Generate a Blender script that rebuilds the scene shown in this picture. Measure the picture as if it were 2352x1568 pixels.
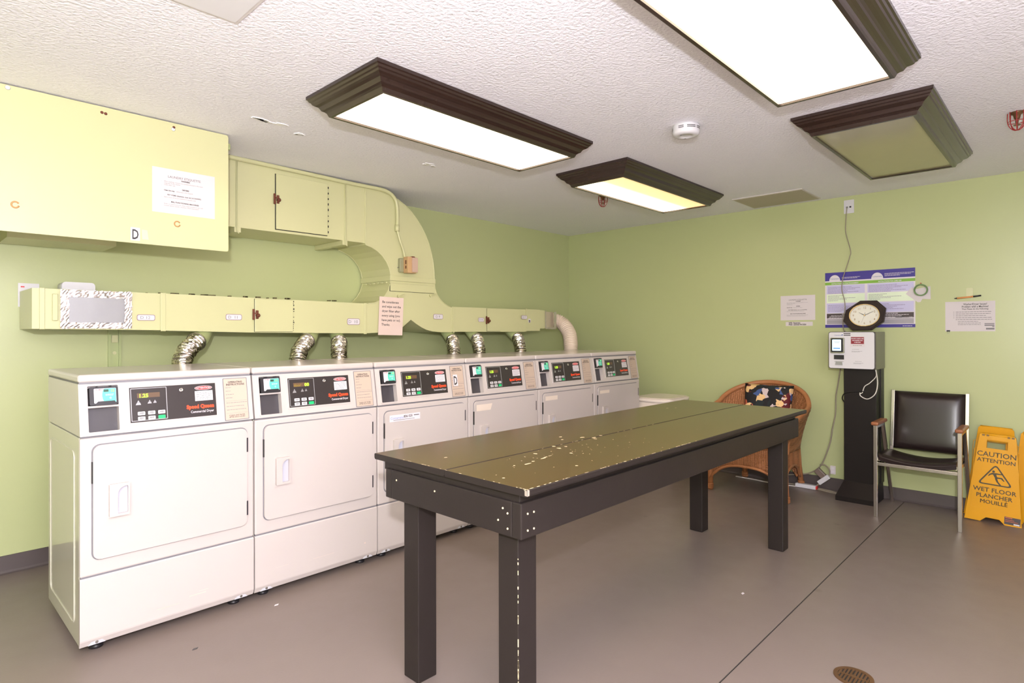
import bpy, bmesh, math, random
from mathutils import Vector, Matrix, noise
random.seed(7)
PI = math.pi
for o in list(bpy.data.objects): bpy.data.objects.remove(o)
SC = bpy.context.scene
COL = SC.collection

# ------------------------------------------------------------------ camera
cam_d = bpy.data.cameras.new('camera'); cam = bpy.data.objects.new('camera', cam_d); COL.objects.link(cam)
Rv = Vector((0.68882889, -0.72492119, -0.00200494)); Fv = Vector((0.72492395, 0.68882571, 0.00210026)); Uv = Rv.cross(Fv)
mw = Matrix.Identity(4)
for i in range(3):
    mw[i][0] = Rv[i]; mw[i][1] = Uv[i]; mw[i][2] = -Fv[i]
mw[0][3], mw[1][3], mw[2][3] = -5.2833, -4.1404, 1.2752
cam.matrix_world = mw
cam_d.sensor_width = 36; cam_d.sensor_fit = 'HORIZONTAL'; cam_d.lens = 1368.59 / 2352 * 36
cam_d.shift_y = -23.2 / 2352; cam_d.clip_start = 0.02
SC.camera = cam

# ------------------------------------------------------------------ world, lights, exposure
W = bpy.data.worlds.new('world'); SC.world = W; W.use_nodes = True
W.node_tree.nodes['Background'].inputs[0].default_value = (0.8, 0.85, 1, 1)
W.node_tree.nodes['Background'].inputs[1].default_value = 0.3
SC.view_settings.view_transform = 'Standard'; SC.view_settings.look = 'None'
SC.view_settings.gamma = 1; SC.view_settings.use_curve_mapping = False
SC.view_settings.exposure = 0.24
LAMP_COL = (1.0, 0.80, 0.56)
LAMP_E = 6.0
FLASH_W = 255
BOUNCE_W = 270
def point_light(name, loc, power, color, size):
    l = bpy.data.lights.new(name, 'POINT'); l.energy = power; l.color = color; l.shadow_soft_size = size
    o = bpy.data.objects.new(name, l); COL.objects.link(o); o.location = loc; return o
# the photographer's flash on top of the camera, its head spilling up to the ceiling
point_light('camera_flash', (-5.42, -4.28, 1.57), FLASH_W, (0.94, 0.92, 1.0), 0.03)
# added fill lamp, aimed back so walls and ceiling bounce light into the room
sp = bpy.data.lights.new('bounce_fill', 'SPOT'); sp.energy = BOUNCE_W; sp.color = (0.96, 0.88, 1.0); sp.spot_size = math.radians(165); sp.spot_blend = 0.6; sp.shadow_soft_size = 0.05
so = bpy.data.objects.new('bounce_fill', sp); COL.objects.link(so); so.location = (-5.45, -4.32, 1.55)
so.rotation_euler = Vector((-0.35, -0.95, 0.35)).to_track_quat('-Z', 'Y').to_euler()

def s2l(c):
    c = c / 255.0
    return c / 12.92 if c <= 0.04045 else ((c + 0.055) / 1.055) ** 2.4
def rgb(r, g, b): return (s2l(r), s2l(g), s2l(b), 1)

# ------------------------------------------------------------------ materials
MATS = {}
def mat(name, col, rough=0.5, metal=0.0, var=0.06, vscale=8.0, bump=0.0, bscale=60.0, bdist=0.002, spec=0.5, emit=None, estr=0.0, coat=0.0, detail=3.0):
    if name in MATS: return MATS[name]
    m = bpy.data.materials.new(name); m.use_nodes = True; nt = m.node_tree; N = nt.nodes; L = nt.links
    b = N['Principled BSDF']
    b.inputs['Roughness'].default_value = rough; b.inputs['Metallic'].default_value = metal
    b.inputs['Specular IOR Level'].default_value = spec
    b.inputs['Coat Weight'].default_value = coat; b.inputs['Coat Roughness'].default_value = 0.08
    tc = N.new('ShaderNodeTexCoord')
    nz = N.new('ShaderNodeTexNoise'); nz.inputs['Scale'].default_value = vscale; nz.inputs['Detail'].default_value = detail
    L.new(tc.outputs['Object'], nz.inputs['Vector'])
    rp = N.new('ShaderNodeMix'); rp.data_type = 'RGBA'
    c1 = [min(1, x * (1 - var)) for x in col[:3]] + [1]; c2 = [min(1, x * (1 + var)) for x in col[:3]] + [1]
    rp.inputs[6].default_value = c1; rp.inputs[7].default_value = c2
    L.new(nz.outputs['Fac'], rp.inputs[0]); L.new(rp.outputs[2], b.inputs['Base Color'])
    if bump:
        n2 = N.new('ShaderNodeTexNoise'); n2.inputs['Scale'].default_value = bscale; n2.inputs['Detail'].default_value = 4
        L.new(tc.outputs['Object'], n2.inputs['Vector'])
        bp = N.new('ShaderNodeBump'); bp.inputs['Strength'].default_value = bump; bp.inputs['Distance'].default_value = bdist
        L.new(n2.outputs['Fac'], bp.inputs['Height']); L.new(bp.outputs['Normal'], b.inputs['Normal'])
    if emit:
        b.inputs['Emission Color'].default_value = emit; b.inputs['Emission Strength'].default_value = estr
    MATS[name] = m; return m

wallm = mat('green_wall_paint', rgb(184, 191, 140), 0.33, var=0.02, vscale=1.5, bump=0.25, bscale=45, bdist=0.0015)
ductm = mat('duct_paint', rgb(203, 202, 155), 0.30, var=0.02, vscale=3, bump=0.12, bscale=20, bdist=0.002)
ductm2 = mat('duct_stub_paint', rgb(176, 186, 132), 0.32, var=0.04)
ceilm = mat('textured_ceiling', rgb(246, 245, 254), 0.6, var=0.03, vscale=3, bump=1.0, bscale=70, bdist=0.006)
whitem = mat('white_enamel', rgb(194, 185, 181), 0.16, var=0.01, spec=0.5)
sidem = mat('enamel_side_reflection', rgb(196, 192, 176), 0.12, var=0.01, spec=0.6)  # sides tinted olive in the base colour: the green wall's reflection painted in
plastw = mat('white_plastic', rgb(214, 212, 216), 0.3, var=0.01)
grooves = mat('seam_gray', rgb(120, 118, 124), 0.5)
darkgap = mat('dark_gap', rgb(40, 38, 38), 0.6)
blackp = mat('black_plastic', rgb(38, 36, 40), 0.35)
charc = mat('charcoal_plate', rgb(66, 62, 66), 0.45)
panelb = mat('control_black', rgb(52, 46, 46), 0.28)
silverm = mat('silver_line', rgb(175, 175, 178), 0.3, 0.6)
steel = mat('steel', rgb(190, 188, 186), 0.25, 1.0, var=0.08)
chrome = mat('brushed_chrome', rgb(205, 200, 196), 0.22, 1.0, var=0.05, vscale=30)
rust = mat('rusty_latch', rgb(112, 62, 44), 0.6, 0.3, var=0.4, vscale=60)
tealm = mat('teal_label', rgb(92, 205, 178), 0.35)
labelw = mat('label_white', rgb(220, 214, 220), 0.45)
tanl = mat('tan_label', rgb(192, 172, 156), 0.5)
inkm = mat('black_ink', rgb(50, 47, 48), 0.6)
greym = mat('grey_ink', rgb(128, 124, 128), 0.6)
bluei = mat('blue_ink', rgb(70, 90, 160), 0.6)
redm = mat('red_print', rgb(214, 44, 40), 0.4)
sqred = mat('orange_red_print', rgb(250, 78, 40), 0.4)
ledoff = mat('display_brown', rgb(98, 74, 54), 0.4)
ledon = mat('led_green', rgb(150, 230, 40), 0.4, emit=(0.45, 1.0, 0.05, 1), estr=1.2)
ledon2 = mat('led_bright_green', rgb(120, 230, 60), 0.4, emit=(0.3, 1.0, 0.1, 1), estr=1.0)
ledpanel = mat('led_dark', rgb(50, 80, 66), 0.3)
greenb = mat('green_button', rgb(32, 186, 112), 0.35)
paper = mat('paper', rgb(214, 206, 208), 0.7, var=0.015)
paperp = mat('pinkish_paper', rgb(226, 204, 194), 0.7, var=0.015)
pinkt = mat('pink_tape', rgb(236, 196, 176), 0.5)
faded = mat('faded_tape', rgb(222, 208, 194), 0.5)
foil = mat('aluminium_foil', rgb(215, 208, 208), 0.34, 1.0, var=0.1, vscale=30, bump=0.35, bscale=14, bdist=0.01)
platem = mat('dull_aluminium', rgb(150, 150, 152), 0.42, 0.6, var=0.05, bump=0.2, bscale=6, bdist=0.01)
brownf = mat('dark_brown_lacquer', rgb(46, 32, 27), 0.22, var=0.15, vscale=12, spec=0.6)
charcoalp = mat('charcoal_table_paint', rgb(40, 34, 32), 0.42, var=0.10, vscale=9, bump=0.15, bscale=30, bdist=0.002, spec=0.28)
topm = mat('table_top_reflection', rgb(80, 60, 32), 0.22, var=0.10, vscale=9, bump=0.10, bscale=30, bdist=0.001, spec=0.55, coat=0.0)  # charcoal top browned so its colour carries the warm wall's reflection
chipm = mat('bare_wood_chip', rgb(214, 196, 160), 0.6)
basem = mat('vinyl_cove_base', rgb(86, 77, 76), 0.32, var=0.04)
vinylb = mat('black_vinyl', rgb(38, 28, 27), 0.28, var=0.06, bump=0.15, bscale=120, bdist=0.001)
woodarm = mat('arm_wood', rgb(150, 92, 58), 0.35, var=0.2, vscale=20)
yellowp = mat('yellow_plastic', rgb(222, 158, 0), 0.42, var=0.04, spec=0.3)
signblk = mat('sign_black', rgb(66, 54, 20), 0.5)
kblack = mat('kiosk_black', rgb(26, 20, 19), 0.4, var=0.05, spec=0.3)
kside = mat('kiosk_side', rgb(92, 88, 66), 0.3, var=0.04)
darkwood = mat('clock_wood', rgb(38, 22, 18), 0.35, var=0.15, spec=0.3)
gold = mat('gold_bezel', rgb(205, 180, 130), 0.25, 0.8)
dialm = mat('clock_dial', rgb(226, 224, 212), 0.5)
cable_g = mat('grey_cable', rgb(150, 140, 122), 0.5)
cable_w = mat('white_cable', rgb(225, 220, 212), 0.4)
cable_b = mat('black_cable', rgb(20, 18, 18), 0.4)
screenm = mat('lit_screen', rgb(200, 235, 245), 0.2, emit=(0.75, 0.93, 1.0, 1), estr=0.9)
indigo = mat('poster_indigo', rgb(58, 46, 140), 0.4)
limem = mat('poster_green', rgb(128, 178, 62), 0.4)
lavm = mat('poster_lavender', rgb(196, 192, 226), 0.4)
pgrn = mat('poster_pale_green', rgb(222, 236, 208), 0.4)
pblk = mat('poster_black', rgb(66, 54, 58), 0.4)
pgry = mat('poster_grey', rgb(160, 154, 162), 0.4)
maroon = mat('maroon_print', rgb(140, 34, 48), 0.4)
redcage = mat('red_cage_wire', rgb(150, 32, 36), 0.4)
brass = mat('old_brass', rgb(120, 88, 60), 0.4, 0.6, var=0.2)
tapeg = mat('green_tape', rgb(96, 130, 72), 0.5)
clearp = mat('clear_hook', rgb(205, 205, 165), 0.2)
binm = mat('cream_plastic', rgb(238, 226, 216), 0.25)
ventm = mat('painted_hatch', rgb(222, 220, 222), 0.5, var=0.02)
hatchm = mat('beige_hatch', rgb(182, 172, 154), 0.5, var=0.03)
beige = mat('beige_controller', rgb(196, 160, 116), 0.45)
pinkg = mat('controller_face', rgb(196, 168, 150), 0.4)
hosew = mat('white_vinyl_hose', rgb(226, 208, 190), 0.4)
darkred = mat('dark_red_label', rgb(120, 30, 30), 0.5)
offdiff = mat('unlit_diffuser', rgb(176, 170, 128), 0.12, var=0.03, spec=0.7)  # milky panel with the green wall's reflection put into its olive colour

def floor_material():
    m = bpy.data.materials.new('painted_concrete'); m.use_nodes = True; N = m.node_tree.nodes; L = m.node_tree.links
    b = N['Principled BSDF']; tc = N.new('ShaderNodeTexCoord')
    n1 = N.new('ShaderNodeTexNoise'); n1.inputs['Scale'].default_value = 1.3; n1.inputs['Detail'].default_value = 5
    n2 = N.new('ShaderNodeTexNoise'); n2.inputs['Scale'].default_value = 9; n2.inputs['Detail'].default_value = 6
    L.new(tc.outputs['Object'], n1.inputs[0]); L.new(tc.outputs['Object'], n2.inputs[0])
    mx = N.new('ShaderNodeMix'); mx.data_type = 'RGBA'; mx.inputs[6].default_value = rgb(120, 107, 101); mx.inputs[7].default_value = rgb(134, 121, 114)
    L.new(n1.outputs['Fac'], mx.inputs[0])
    sp = N.new('ShaderNodeTexVoronoi'); sp.inputs['Scale'].default_value = 2.2; L.new(tc.outputs['Object'], sp.inputs[0])
    r = N.new('ShaderNodeValToRGB'); r.color_ramp.elements[0].position = 0.02; r.color_ramp.elements[1].position = 0.06
    r.color_ramp.elements[0].color = (0.62, 0.6, 0.58, 1); r.color_ramp.elements[1].color = (1, 1, 1, 1)
    L.new(sp.outputs['Distance'], r.inputs[0])
    mu = N.new('ShaderNodeMix'); mu.data_type = 'RGBA'; mu.blend_type = 'MULTIPLY'; mu.inputs[0].default_value = 0.5
    L.new(mx.outputs[2], mu.inputs[6]); L.new(r.outputs[0], mu.inputs[7]); L.new(mu.outputs[2], b.inputs['Base Color'])
    mr = N.new('ShaderNodeMapRange'); mr.inputs[3].default_value = 0.30; mr.inputs[4].default_value = 0.46
    L.new(n2.outputs['Fac'], mr.inputs[0]); L.new(mr.outputs[0], b.inputs['Roughness'])
    n3 = N.new('ShaderNodeTexNoise'); n3.inputs['Scale'].default_value = 90; L.new(tc.outputs['Object'], n3.inputs[0])
    bp = N.new('ShaderNodeBump'); bp.inputs['Strength'].default_value = 0.25; bp.inputs['Distance'].default_value = 0.001
    L.new(n3.outputs['Fac'], bp.inputs['Height']); L.new(bp.outputs[0], b.inputs['Normal'])
    return m
floorm = floor_material()

def wicker_material():
    m = bpy.data.materials.new('woven_wicker'); m.use_nodes = True; N = m.node_tree.nodes; L = m.node_tree.links
    b = N['Principled BSDF']; b.inputs['Roughness'].default_value = 0.5
    tc = N.new('ShaderNodeTexCoord')
    w1 = N.new('ShaderNodeTexWave'); w1.bands_direction = 'Z'; w1.inputs['Scale'].default_value = 34; w1.inputs['Distortion'].default_value = 1.0
    w2 = N.new('ShaderNodeTexWave'); w2.bands_direction = 'Y'; w2.inputs['Scale'].default_value = 22; w2.inputs['Distortion'].default_value = 1.5
    L.new(tc.outputs['Object'], w1.inputs[0]); L.new(tc.outputs['Object'], w2.inputs[0])
    mu = N.new('ShaderNodeMath'); mu.operation = 'ADD'; L.new(w1.outputs['Fac'], mu.inputs[0]); L.new(w2.outputs['Fac'], mu.inputs[1])
    hf = N.new('ShaderNodeMath'); hf.operation = 'MULTIPLY'; hf.inputs[1].default_value = 0.5; L.new(mu.outputs[0], hf.inputs[0])
    cr = N.new('ShaderNodeValToRGB'); cr.color_ramp.elements[0].position = 0.1; cr.color_ramp.elements[1].position = 0.9
    cr.color_ramp.elements[0].color = rgb(140, 88, 54); cr.color_ramp.elements[1].color = rgb(192, 132, 88)
    L.new(hf.outputs[0], cr.inputs[0]); L.new(cr.outputs[0], b.inputs['Base Color'])
    bp = N.new('ShaderNodeBump'); bp.inputs['Strength'].default_value = 0.7; bp.inputs['Distance'].default_value = 0.004
    L.new(mu.outputs[0], bp.inputs['Height']); L.new(bp.outputs[0], b.inputs['Normal'])
    return m
wickm = wicker_material()
rattan = mat('rattan_wrap', rgb(172, 114, 72), 0.45, var=0.2, vscale=40)

def pattern_material():
    m = bpy.data.materials.new('abstract_print_fabric'); m.use_nodes = True; N = m.node_tree.nodes; L = m.node_tree.links
    b = N['Principled BSDF']; b.inputs['Roughness'].default_value = 0.8
    tc = N.new('ShaderNodeTexCoord')
    mp = N.new('ShaderNodeMapping'); mp.inputs['Rotation'].default_value = (PI/5, 0.2, 0.3); mp.inputs['Scale'].default_value = (1, 1, 1.5)
    L.new(tc.outputs['Object'], mp.inputs[0])
    v = N.new('ShaderNodeTexVoronoi'); v.inputs['Scale'].default_value = 21; v.distance = 'CHEBYCHEV'; L.new(mp.outputs[0], v.inputs[0])
    ramp = N.new('ShaderNodeValToRGB'); ramp.color_ramp.interpolation = 'CONSTANT'
    e = ramp.color_ramp.elements; e[0].position = 0; e[0].color = rgb(28, 26, 30); e[1].position = 0.34; e[1].color = rgb(96, 22, 30)
    for p, c in ((0.46, rgb(236, 196, 140)), (0.58, rgb(30, 40, 44)), (0.70, rgb(66, 88, 140)), (0.78, rgb(30, 26, 26)), (0.86, rgb(186, 96, 70)), (0.93, rgb(208, 190, 190))):
        q = e.new(p); q.color = c
    sx = N.new('ShaderNodeSeparateColor'); L.new(v.outputs['Color'], sx.inputs[0]); L.new(sx.outputs[0], ramp.inputs[0])
    nz = N.new('ShaderNodeTexNoise'); nz.inputs['Scale'].default_value = 22; nz.inputs['Distortion'].default_value = 2.5; L.new(tc.outputs['Object'], nz.inputs[0])
    r2 = N.new('ShaderNodeValToRGB'); r2.color_ramp.interpolation = 'CONSTANT'
    r2.color_ramp.elements[0].position = 0; r2.color_ramp.elements[0].color = (0, 0, 0, 1); r2.color_ramp.elements[1].position = 0.72; r2.color_ramp.elements[1].color = (1, 1, 1, 1)
    L.new(nz.outputs['Fac'], r2.inputs[0])
    mx = N.new('ShaderNodeMix'); mx.data_type = 'RGBA'; mx.inputs[7].default_value = rgb(40, 26, 30)
    L.new(r2.outputs[0], mx.inputs[0]); L.new(ramp.outputs[0], mx.inputs[6]); L.new(mx.outputs[2], b.inputs['Base Color'])
    return m
fabricm = pattern_material()

def lamp_material(name, strength, col, one_tube=False):
    m = bpy.data.materials.new(name); m.use_nodes = True; N = m.node_tree.nodes; L = m.node_tree.links
    b = N['Principled BSDF']; b.inputs['Base Color'].default_value = (0.8, 0.8, 0.78, 1); b.inputs['Roughness'].default_value = 0.3
    b.inputs['Emission Color'].default_value = (*col, 1); b.inputs['Emission Strength'].default_value = strength
    if one_tube:    # only one of the tubes behind the panel burns: brightest along that tube
        tc = N.new('ShaderNodeTexCoord'); sx = N.new('ShaderNodeSeparateXYZ'); L.new(tc.outputs['Object'], sx.inputs[0])
        cr = N.new('ShaderNodeValToRGB')
        mr = N.new('ShaderNodeMapRange'); mr.inputs[1].default_value = -0.22; mr.inputs[2].default_value = 0.22; L.new(sx.outputs[1], mr.inputs[0])
        e = cr.color_ramp.elements; e[0].position = 0.0; e[0].color = (0.15, 0.13, 0.11, 1); e[1].position = 1.0; e[1].color = (0.55, 0.55, 0.5, 1)
        q = e.new(0.42); q.color = (0.20, 0.19, 0.16, 1); q = e.new(0.70); q.color = (1, 1, 1, 1); q = e.new(0.88); q.color = (0.8, 0.8, 0.8, 1)
        L.new(mr.outputs[0], cr.inputs[0])
        c2 = N.new('ShaderNodeValToRGB'); c2.color_ramp.elements[0].position = .15; c2.color_ramp.elements[1].position = .8
        c2.color_ramp.elements[0].color = (1, .56, .22, 1); c2.color_ramp.elements[1].color = (1, .84, .58, 1)
        L.new(cr.outputs[0], c2.inputs[0]); L.new(c2.outputs[0], b.inputs['Emission Color'])
        ma = N.new('ShaderNodeSeparateColor'); L.new(cr.outputs[0], ma.inputs[0])
        mm = N.new('ShaderNodeMath'); mm.operation = 'MULTIPLY'; mm.inputs[1].default_value = strength
        L.new(ma.outputs[0], mm.inputs[0]); L.new(mm.outputs[0], b.inputs['Emission Strength'])
    return m
lampm = lamp_material('lit_diffuser', LAMP_E, LAMP_COL)
lampm1 = lamp_material('half_lit_diffuser', LAMP_E, LAMP_COL, True)

# ------------------------------------------------------------------ mesh helpers
def link(o, parent=None):
    COL.objects.link(o)
    if parent is not None: o.parent = parent
    return o
def tag(o, label=None, cat=None, group=None, kind=None):
    if label: o['label'] = label
    if cat: o['category'] = cat
    if group: o['group'] = group
    if kind: o['kind'] = kind
    return o
def empty(name, loc, label, cat, group=None, rz=0):
    o = bpy.data.objects.new(name, None); o.empty_display_size = 0.05; COL.objects.link(o)
    o.location = loc; o.rotation_euler = (0, 0, rz)
    return tag(o, label, cat, group)

class MB:
    """collects shapes and builds one mesh object"""
    def __init__(s): s.bm = bmesh.new()
    def poly(s, pts):
        vs = [s.bm.verts.new(p) for p in pts]
        try: return s.bm.faces.new(vs)
        except ValueError: return None
    def box(s, a, b, bev=0.0, seg=2):
        x0, y0, z0 = a; x1, y1, z1 = b
        v = [s.bm.verts.new((x, y, z)) for x in (x0, x1) for y in (y0, y1) for z in (z0, z1)]
        fs = [s.bm.faces.new([v[i] for i in q]) for q in ((0, 1, 3, 2), (4, 6, 7, 5), (0, 4, 5, 1), (2, 3, 7, 6), (0, 2, 6, 4), (1, 5, 7, 3))]
        if bev:
            es = list({e for f in fs for e in f.edges})
            bmesh.ops.bevel(s.bm, geom=es, offset=bev, segments=seg, affect='EDGES', profile=0.5)
        return s
    def obox(s, c, ax, ay, az, hx, hy, hz, bev=0.0):
        """box with centre, axes and half sizes"""
        n0 = len(s.bm.verts)
        M = Matrix((ax, ay, az)).transposed()
        t = MB(); t.box((-hx, -hy, -hz), (hx, hy, hz), bev)
        s.merge(t, lambda p: Vector(c) + M @ p); return s
    def merge(s, other, f):
        mp = {}
        for v in other.bm.verts: mp[v] = s.bm.verts.new(f(v.co))
        for fc in other.bm.faces:
            nf = s.bm.faces.new([mp[v] for v in fc.verts]); nf.smooth = fc.smooth
    def prism(s, pts, f0, f1, smooth=False):
        """pts 2d, f0/f1 map 2d -> 3d for the two ends"""
        a = [s.bm.verts.new(f0(p)) for p in pts]; b = [s.bm.verts.new(f1(p)) for p in pts]
        n = len(pts)
        s.bm.faces.new(a); s.bm.faces.new(list(reversed(b)))
        for i in range(n):
            f = s.bm.faces.new([a[i], b[i], b[(i+1) % n], a[(i+1) % n]]); f.smooth = smooth
        return s
    def ring(s, outer, inner, f0, f1):
        n = len(outer)
        A = [s.bm.verts.new(f0(p)) for p in outer]; B = [s.bm.verts.new(f0(p)) for p in inner]
        Cc = [s.bm.verts.new(f1(p)) for p in outer]; D = [s.bm.verts.new(f1(p)) for p in inner]
        for i in range(n):
            j = (i+1) % n
            for q in ((A[i], A[j], B[j], B[i]), (Cc[j], Cc[i], D[i], D[j]), (A[j], A[i], Cc[i], Cc[j]), (B[i], B[j], D[j], D[i])): s.bm.faces.new(q)
        return s
    def tube(s, pts, r, seg=10, closed=False, caps=True):
        P = [Vector(p) for p in pts]; n = len(P)
        rr = r if isinstance(r, (list, tuple)) else [r] * n
        prev = None; rings = []
        for i in range(n):
            if closed: t = P[(i+1) % n] - P[i-1]
            else: t = P[min(i+1, n-1)] - P[max(i-1, 0)]
            t.normalize()
            if prev is None:
                u = t.orthogonal().normalized()
            else:
                u = prev - t * prev.dot(t)
                if u.length < 1e-6: u = t.orthogonal()
                u.normalize()
            prev = u; w = t.cross(u)
            rings.append([s.bm.verts.new(P[i] + (u * math.cos(2*PI*k/seg) + w * math.sin(2*PI*k/seg)) * rr[i]) for k in range(seg)])
        m = n if closed else n - 1
        for i in range(m):
            a, b = rings[i], rings[(i+1) % n]
            for k in range(seg):
                f = s.bm.faces.new([a[k], b[k], b[(k+1) % seg], a[(k+1) % seg]]); f.smooth = True
        if caps and not closed:
            s.bm.faces.new(list(reversed(rings[0]))); s.bm.faces.new(rings[-1])
        return s
    def bar(s, a, b, w, h, up=(0, 0, 1), bev=0.0):
        a = Vector(a); b = Vector(b); d = (b - a); L = d.length; d.normalize()
        upv = Vector(up); x = d.cross(upv)
        if x.length < 1e-5: x = d.orthogonal()
        x.normalize(); z = x.cross(d)
        return s.obox((a + b) / 2, x, d, z, w/2, L/2, h/2, bev)
    def lathe(s, prof, c=(0, 0, 0), seg=32, axis='z', smooth=True):
        c = Vector(c); rings = []
        for r, h in prof:
            ring = []
            for k in range(seg):
                a = 2*PI*k/seg
                p = (r*math.cos(a), r*math.sin(a), h)
                if axis == 'x': p = (h, r*math.cos(a), r*math.sin(a))
                if axis == 'y': p = (r*math.cos(a), h, r*math.sin(a))
                ring.append(s.bm.verts.new(c + Vector(p)))
            rings.append(ring)
        for a, b in zip(rings, rings[1:]):
            for k in range(seg):
                f = s.bm.faces.new([a[k], a[(k+1) % seg], b[(k+1) % seg], b[k]]); f.smooth = smooth
        s.bm.faces.new(rings[0]); s.bm.faces.new(rings[-1]); return s
    def build(s, name, m, parent=None, recalc=True):
        if recalc: bmesh.ops.recalc_face_normals(s.bm, faces=s.bm.faces)
        me = bpy.data.meshes.new(name); s.bm.to_mesh(me); s.bm.free()
        me.materials.append(m)
        return link(bpy.data.objects.new(name, me), parent)

def rrect(x0, y0, x1, y1, r, n=5):
    out = []
    for cx, cy, a0 in ((x1-r, y1-r, 0), (x0+r, y1-r, PI/2), (x0+r, y0+r, PI), (x1-r, y0+r, 1.5*PI)):
        for k in range(n+1):
            a = a0 + PI/2*k/n; out.append((cx + r*math.cos(a), cy + r*math.sin(a)))
    return out
def ellipse(cx, cy, rx, ry, n=28, a0=0): return [(cx + rx*math.cos(a0+2*PI*k/n), cy + ry*math.sin(a0+2*PI*k/n)) for k in range(n)]

class Plane:
    """local flat sheet: origin, right, up, normal"""
    def __init__(s, O, R, U): s.O = Vector(O); s.R = Vector(R).normalized(); s.U = Vector(U).normalized(); s.N = s.R.cross(s.U)
    def at(s, u, v, n=0.0): return s.O + s.R*u + s.U*v + s.N*n
    def f(s, n): return lambda p: s.at(p[0], p[1], n)
    def slab(s, name, pts, n0, n1, m, parent):
        return MB().prism(pts, s.f(n0), s.f(n1)).build(name, m, parent)
    def rect(s, name, u0, v0, u1, v1, n0, n1, m, parent): return s.slab(name, [(u0, v0), (u1, v0), (u1, v1), (u0, v1)], n0, n1, m, parent)
    def flats(s, name, rects, n, m, parent):
        """many flat marks in one print"""
        b = MB()
        for (u0, v0, u1, v1) in rects: b.poly([s.at(u0, v0, n), s.at(u1, v0, n), s.at(u1, v1, n), s.at(u0, v1, n)])
        o = b.build(name, m, parent, recalc=False)
        if len(rects) > 3: o['kind'] = 'stuff'
        return o
    def text(s, name, body, u, v, size, n, m, parent, align='LEFT', bold=0.0, sx=1.0, line=1.0, shear=0.0):
        cu = bpy.data.curves.new('t', 'FONT'); cu.body = body; cu.size = size; cu.align_x = align; cu.resolution_u = 2
        cu.offset = bold; cu.space_line = line; cu.shear = shear
        ob = bpy.data.objects.new('t', cu); COL.objects.link(ob)
        dg = bpy.context.evaluated_depsgraph_get()
        me = bpy.data.meshes.new_from_object(ob.evaluated_get(dg)); me.name = name
        bpy.data.objects.remove(ob); bpy.data.curves.remove(cu)
        for vv in me.vertices: vv.co = s.at(u + vv.co.x*sx, v + vv.co.y, n)
        me.materials.clear(); me.materials.append(m); me.update()
        return link(bpy.data.objects.new(name, me), parent)
def lines(u0, v, widths, step, h, jitter=0.0):
    """rows of print too small to read, as bars of word-length dashes"""
    rnd = random.Random(int(v*1e5) % 9973); out = []
    for k, w in enumerate(widths):
        x = u0; y = v - k*step; end = u0 + w
        while x < end - h:
            l = min(rnd.uniform(2.2, 6.5)*h, end - x); out.append((x, y, x + l, y + h)); x += l + h*0.75
    return out

def dup(o, parent=None):
    c = o.copy(); COL.objects.link(c); c.parent = parent
    for ch in list(o.children): dup(ch, c)
    return c

# ================================================================== SETTING
H = 2.356
XB, YF = -6.9, -5.5
def wall(name, a, b, m=wallm): return tag(MB().box(a, b).build(name, m), kind='structure')
wall('wall_left', (XB-.1, 0, 0), (0.1, 0.1, H))          # the wall behind the dryers
wall('wall_right', (0, YF-.1, 0), (0.1, 0, H))
creamw = mat('cream_wall_paint', rgb(236, 232, 230), .5)
wall('wall_back', (XB-.1, YF-.1, 0), (XB, 0, H))
wall('wall_front', (XB, YF-.1, 0), (0, YF, H), creamw)
tag(MB().box((XB-.1, YF-.1, H), (0.1, 0.1, H+.1)).build('ceiling', ceilm), kind='structure')
b = MB()
JY = -3.19
b.box((XB-.1, YF-.1, -.1), (0.1, JY-.003, 0)); b.box((XB-.1, JY+.003, -.1), (0.1, 0.1, 0)); b.box((XB-.1, JY-.003, -.1), (0.1, JY+.003, -.008))
fl = tag(b.build('floor', floorm), kind='structure')
MB().box((XB, JY-.0028, -.0078), (0, JY+.0028, -.003)).build('control_joint', darkgap, fl)
def skirting(name, f, L0, L1):
    prof = [(0, 0), (0.022, 0), (0.012, 0.006), (0.006, 0.016), (0.004, 0.094), (0, 0.096)]
    tag(MB().prism(prof, lambda p: f(p, L0), lambda p: f(p, L1)).build(name, basem), kind='structure')
skirting('baseboard_left', lambda p, t: (t, -p[0], p[1]), XB, 0)
skirting('baseboard_right', lambda p, t: (-p[0], t, p[1]), YF, -0.02)
skirting('baseboard_back', lambda p, t: (XB+p[0], t, p[1]), YF, 0)
skirting('baseboard_front', lambda p, t: (t, YF+p[0], p[1]), XB, 0)
# plaster patches on the ceiling
cl = bpy.data.objects['ceiling']
for (x, y, L, w) in ((-3.94, -1.13, .15, .035), (-2.86, -1.12, .09, .03), (-3.72, -1.08, .07, .02)):
    pl = MB()
    for k in range(7):
        cx = x + random.uniform(-L/2, L/2); cy = y + random.uniform(-w, w)
        pts = [(cx + random.uniform(.6, 1)*L*.25*math.cos(a), cy + random.uniform(.6, 1)*w*.35*math.sin(a)) for a in [2*PI*i/9 for i in range(9)]]
        pl.prism(pts, lambda p: (p[0], p[1], H), lambda p: (p[0], p[1], H-.004))
    pl.build('plaster_patch', mat('fresh_plaster', rgb(244, 242, 240), .5), cl)

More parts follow.
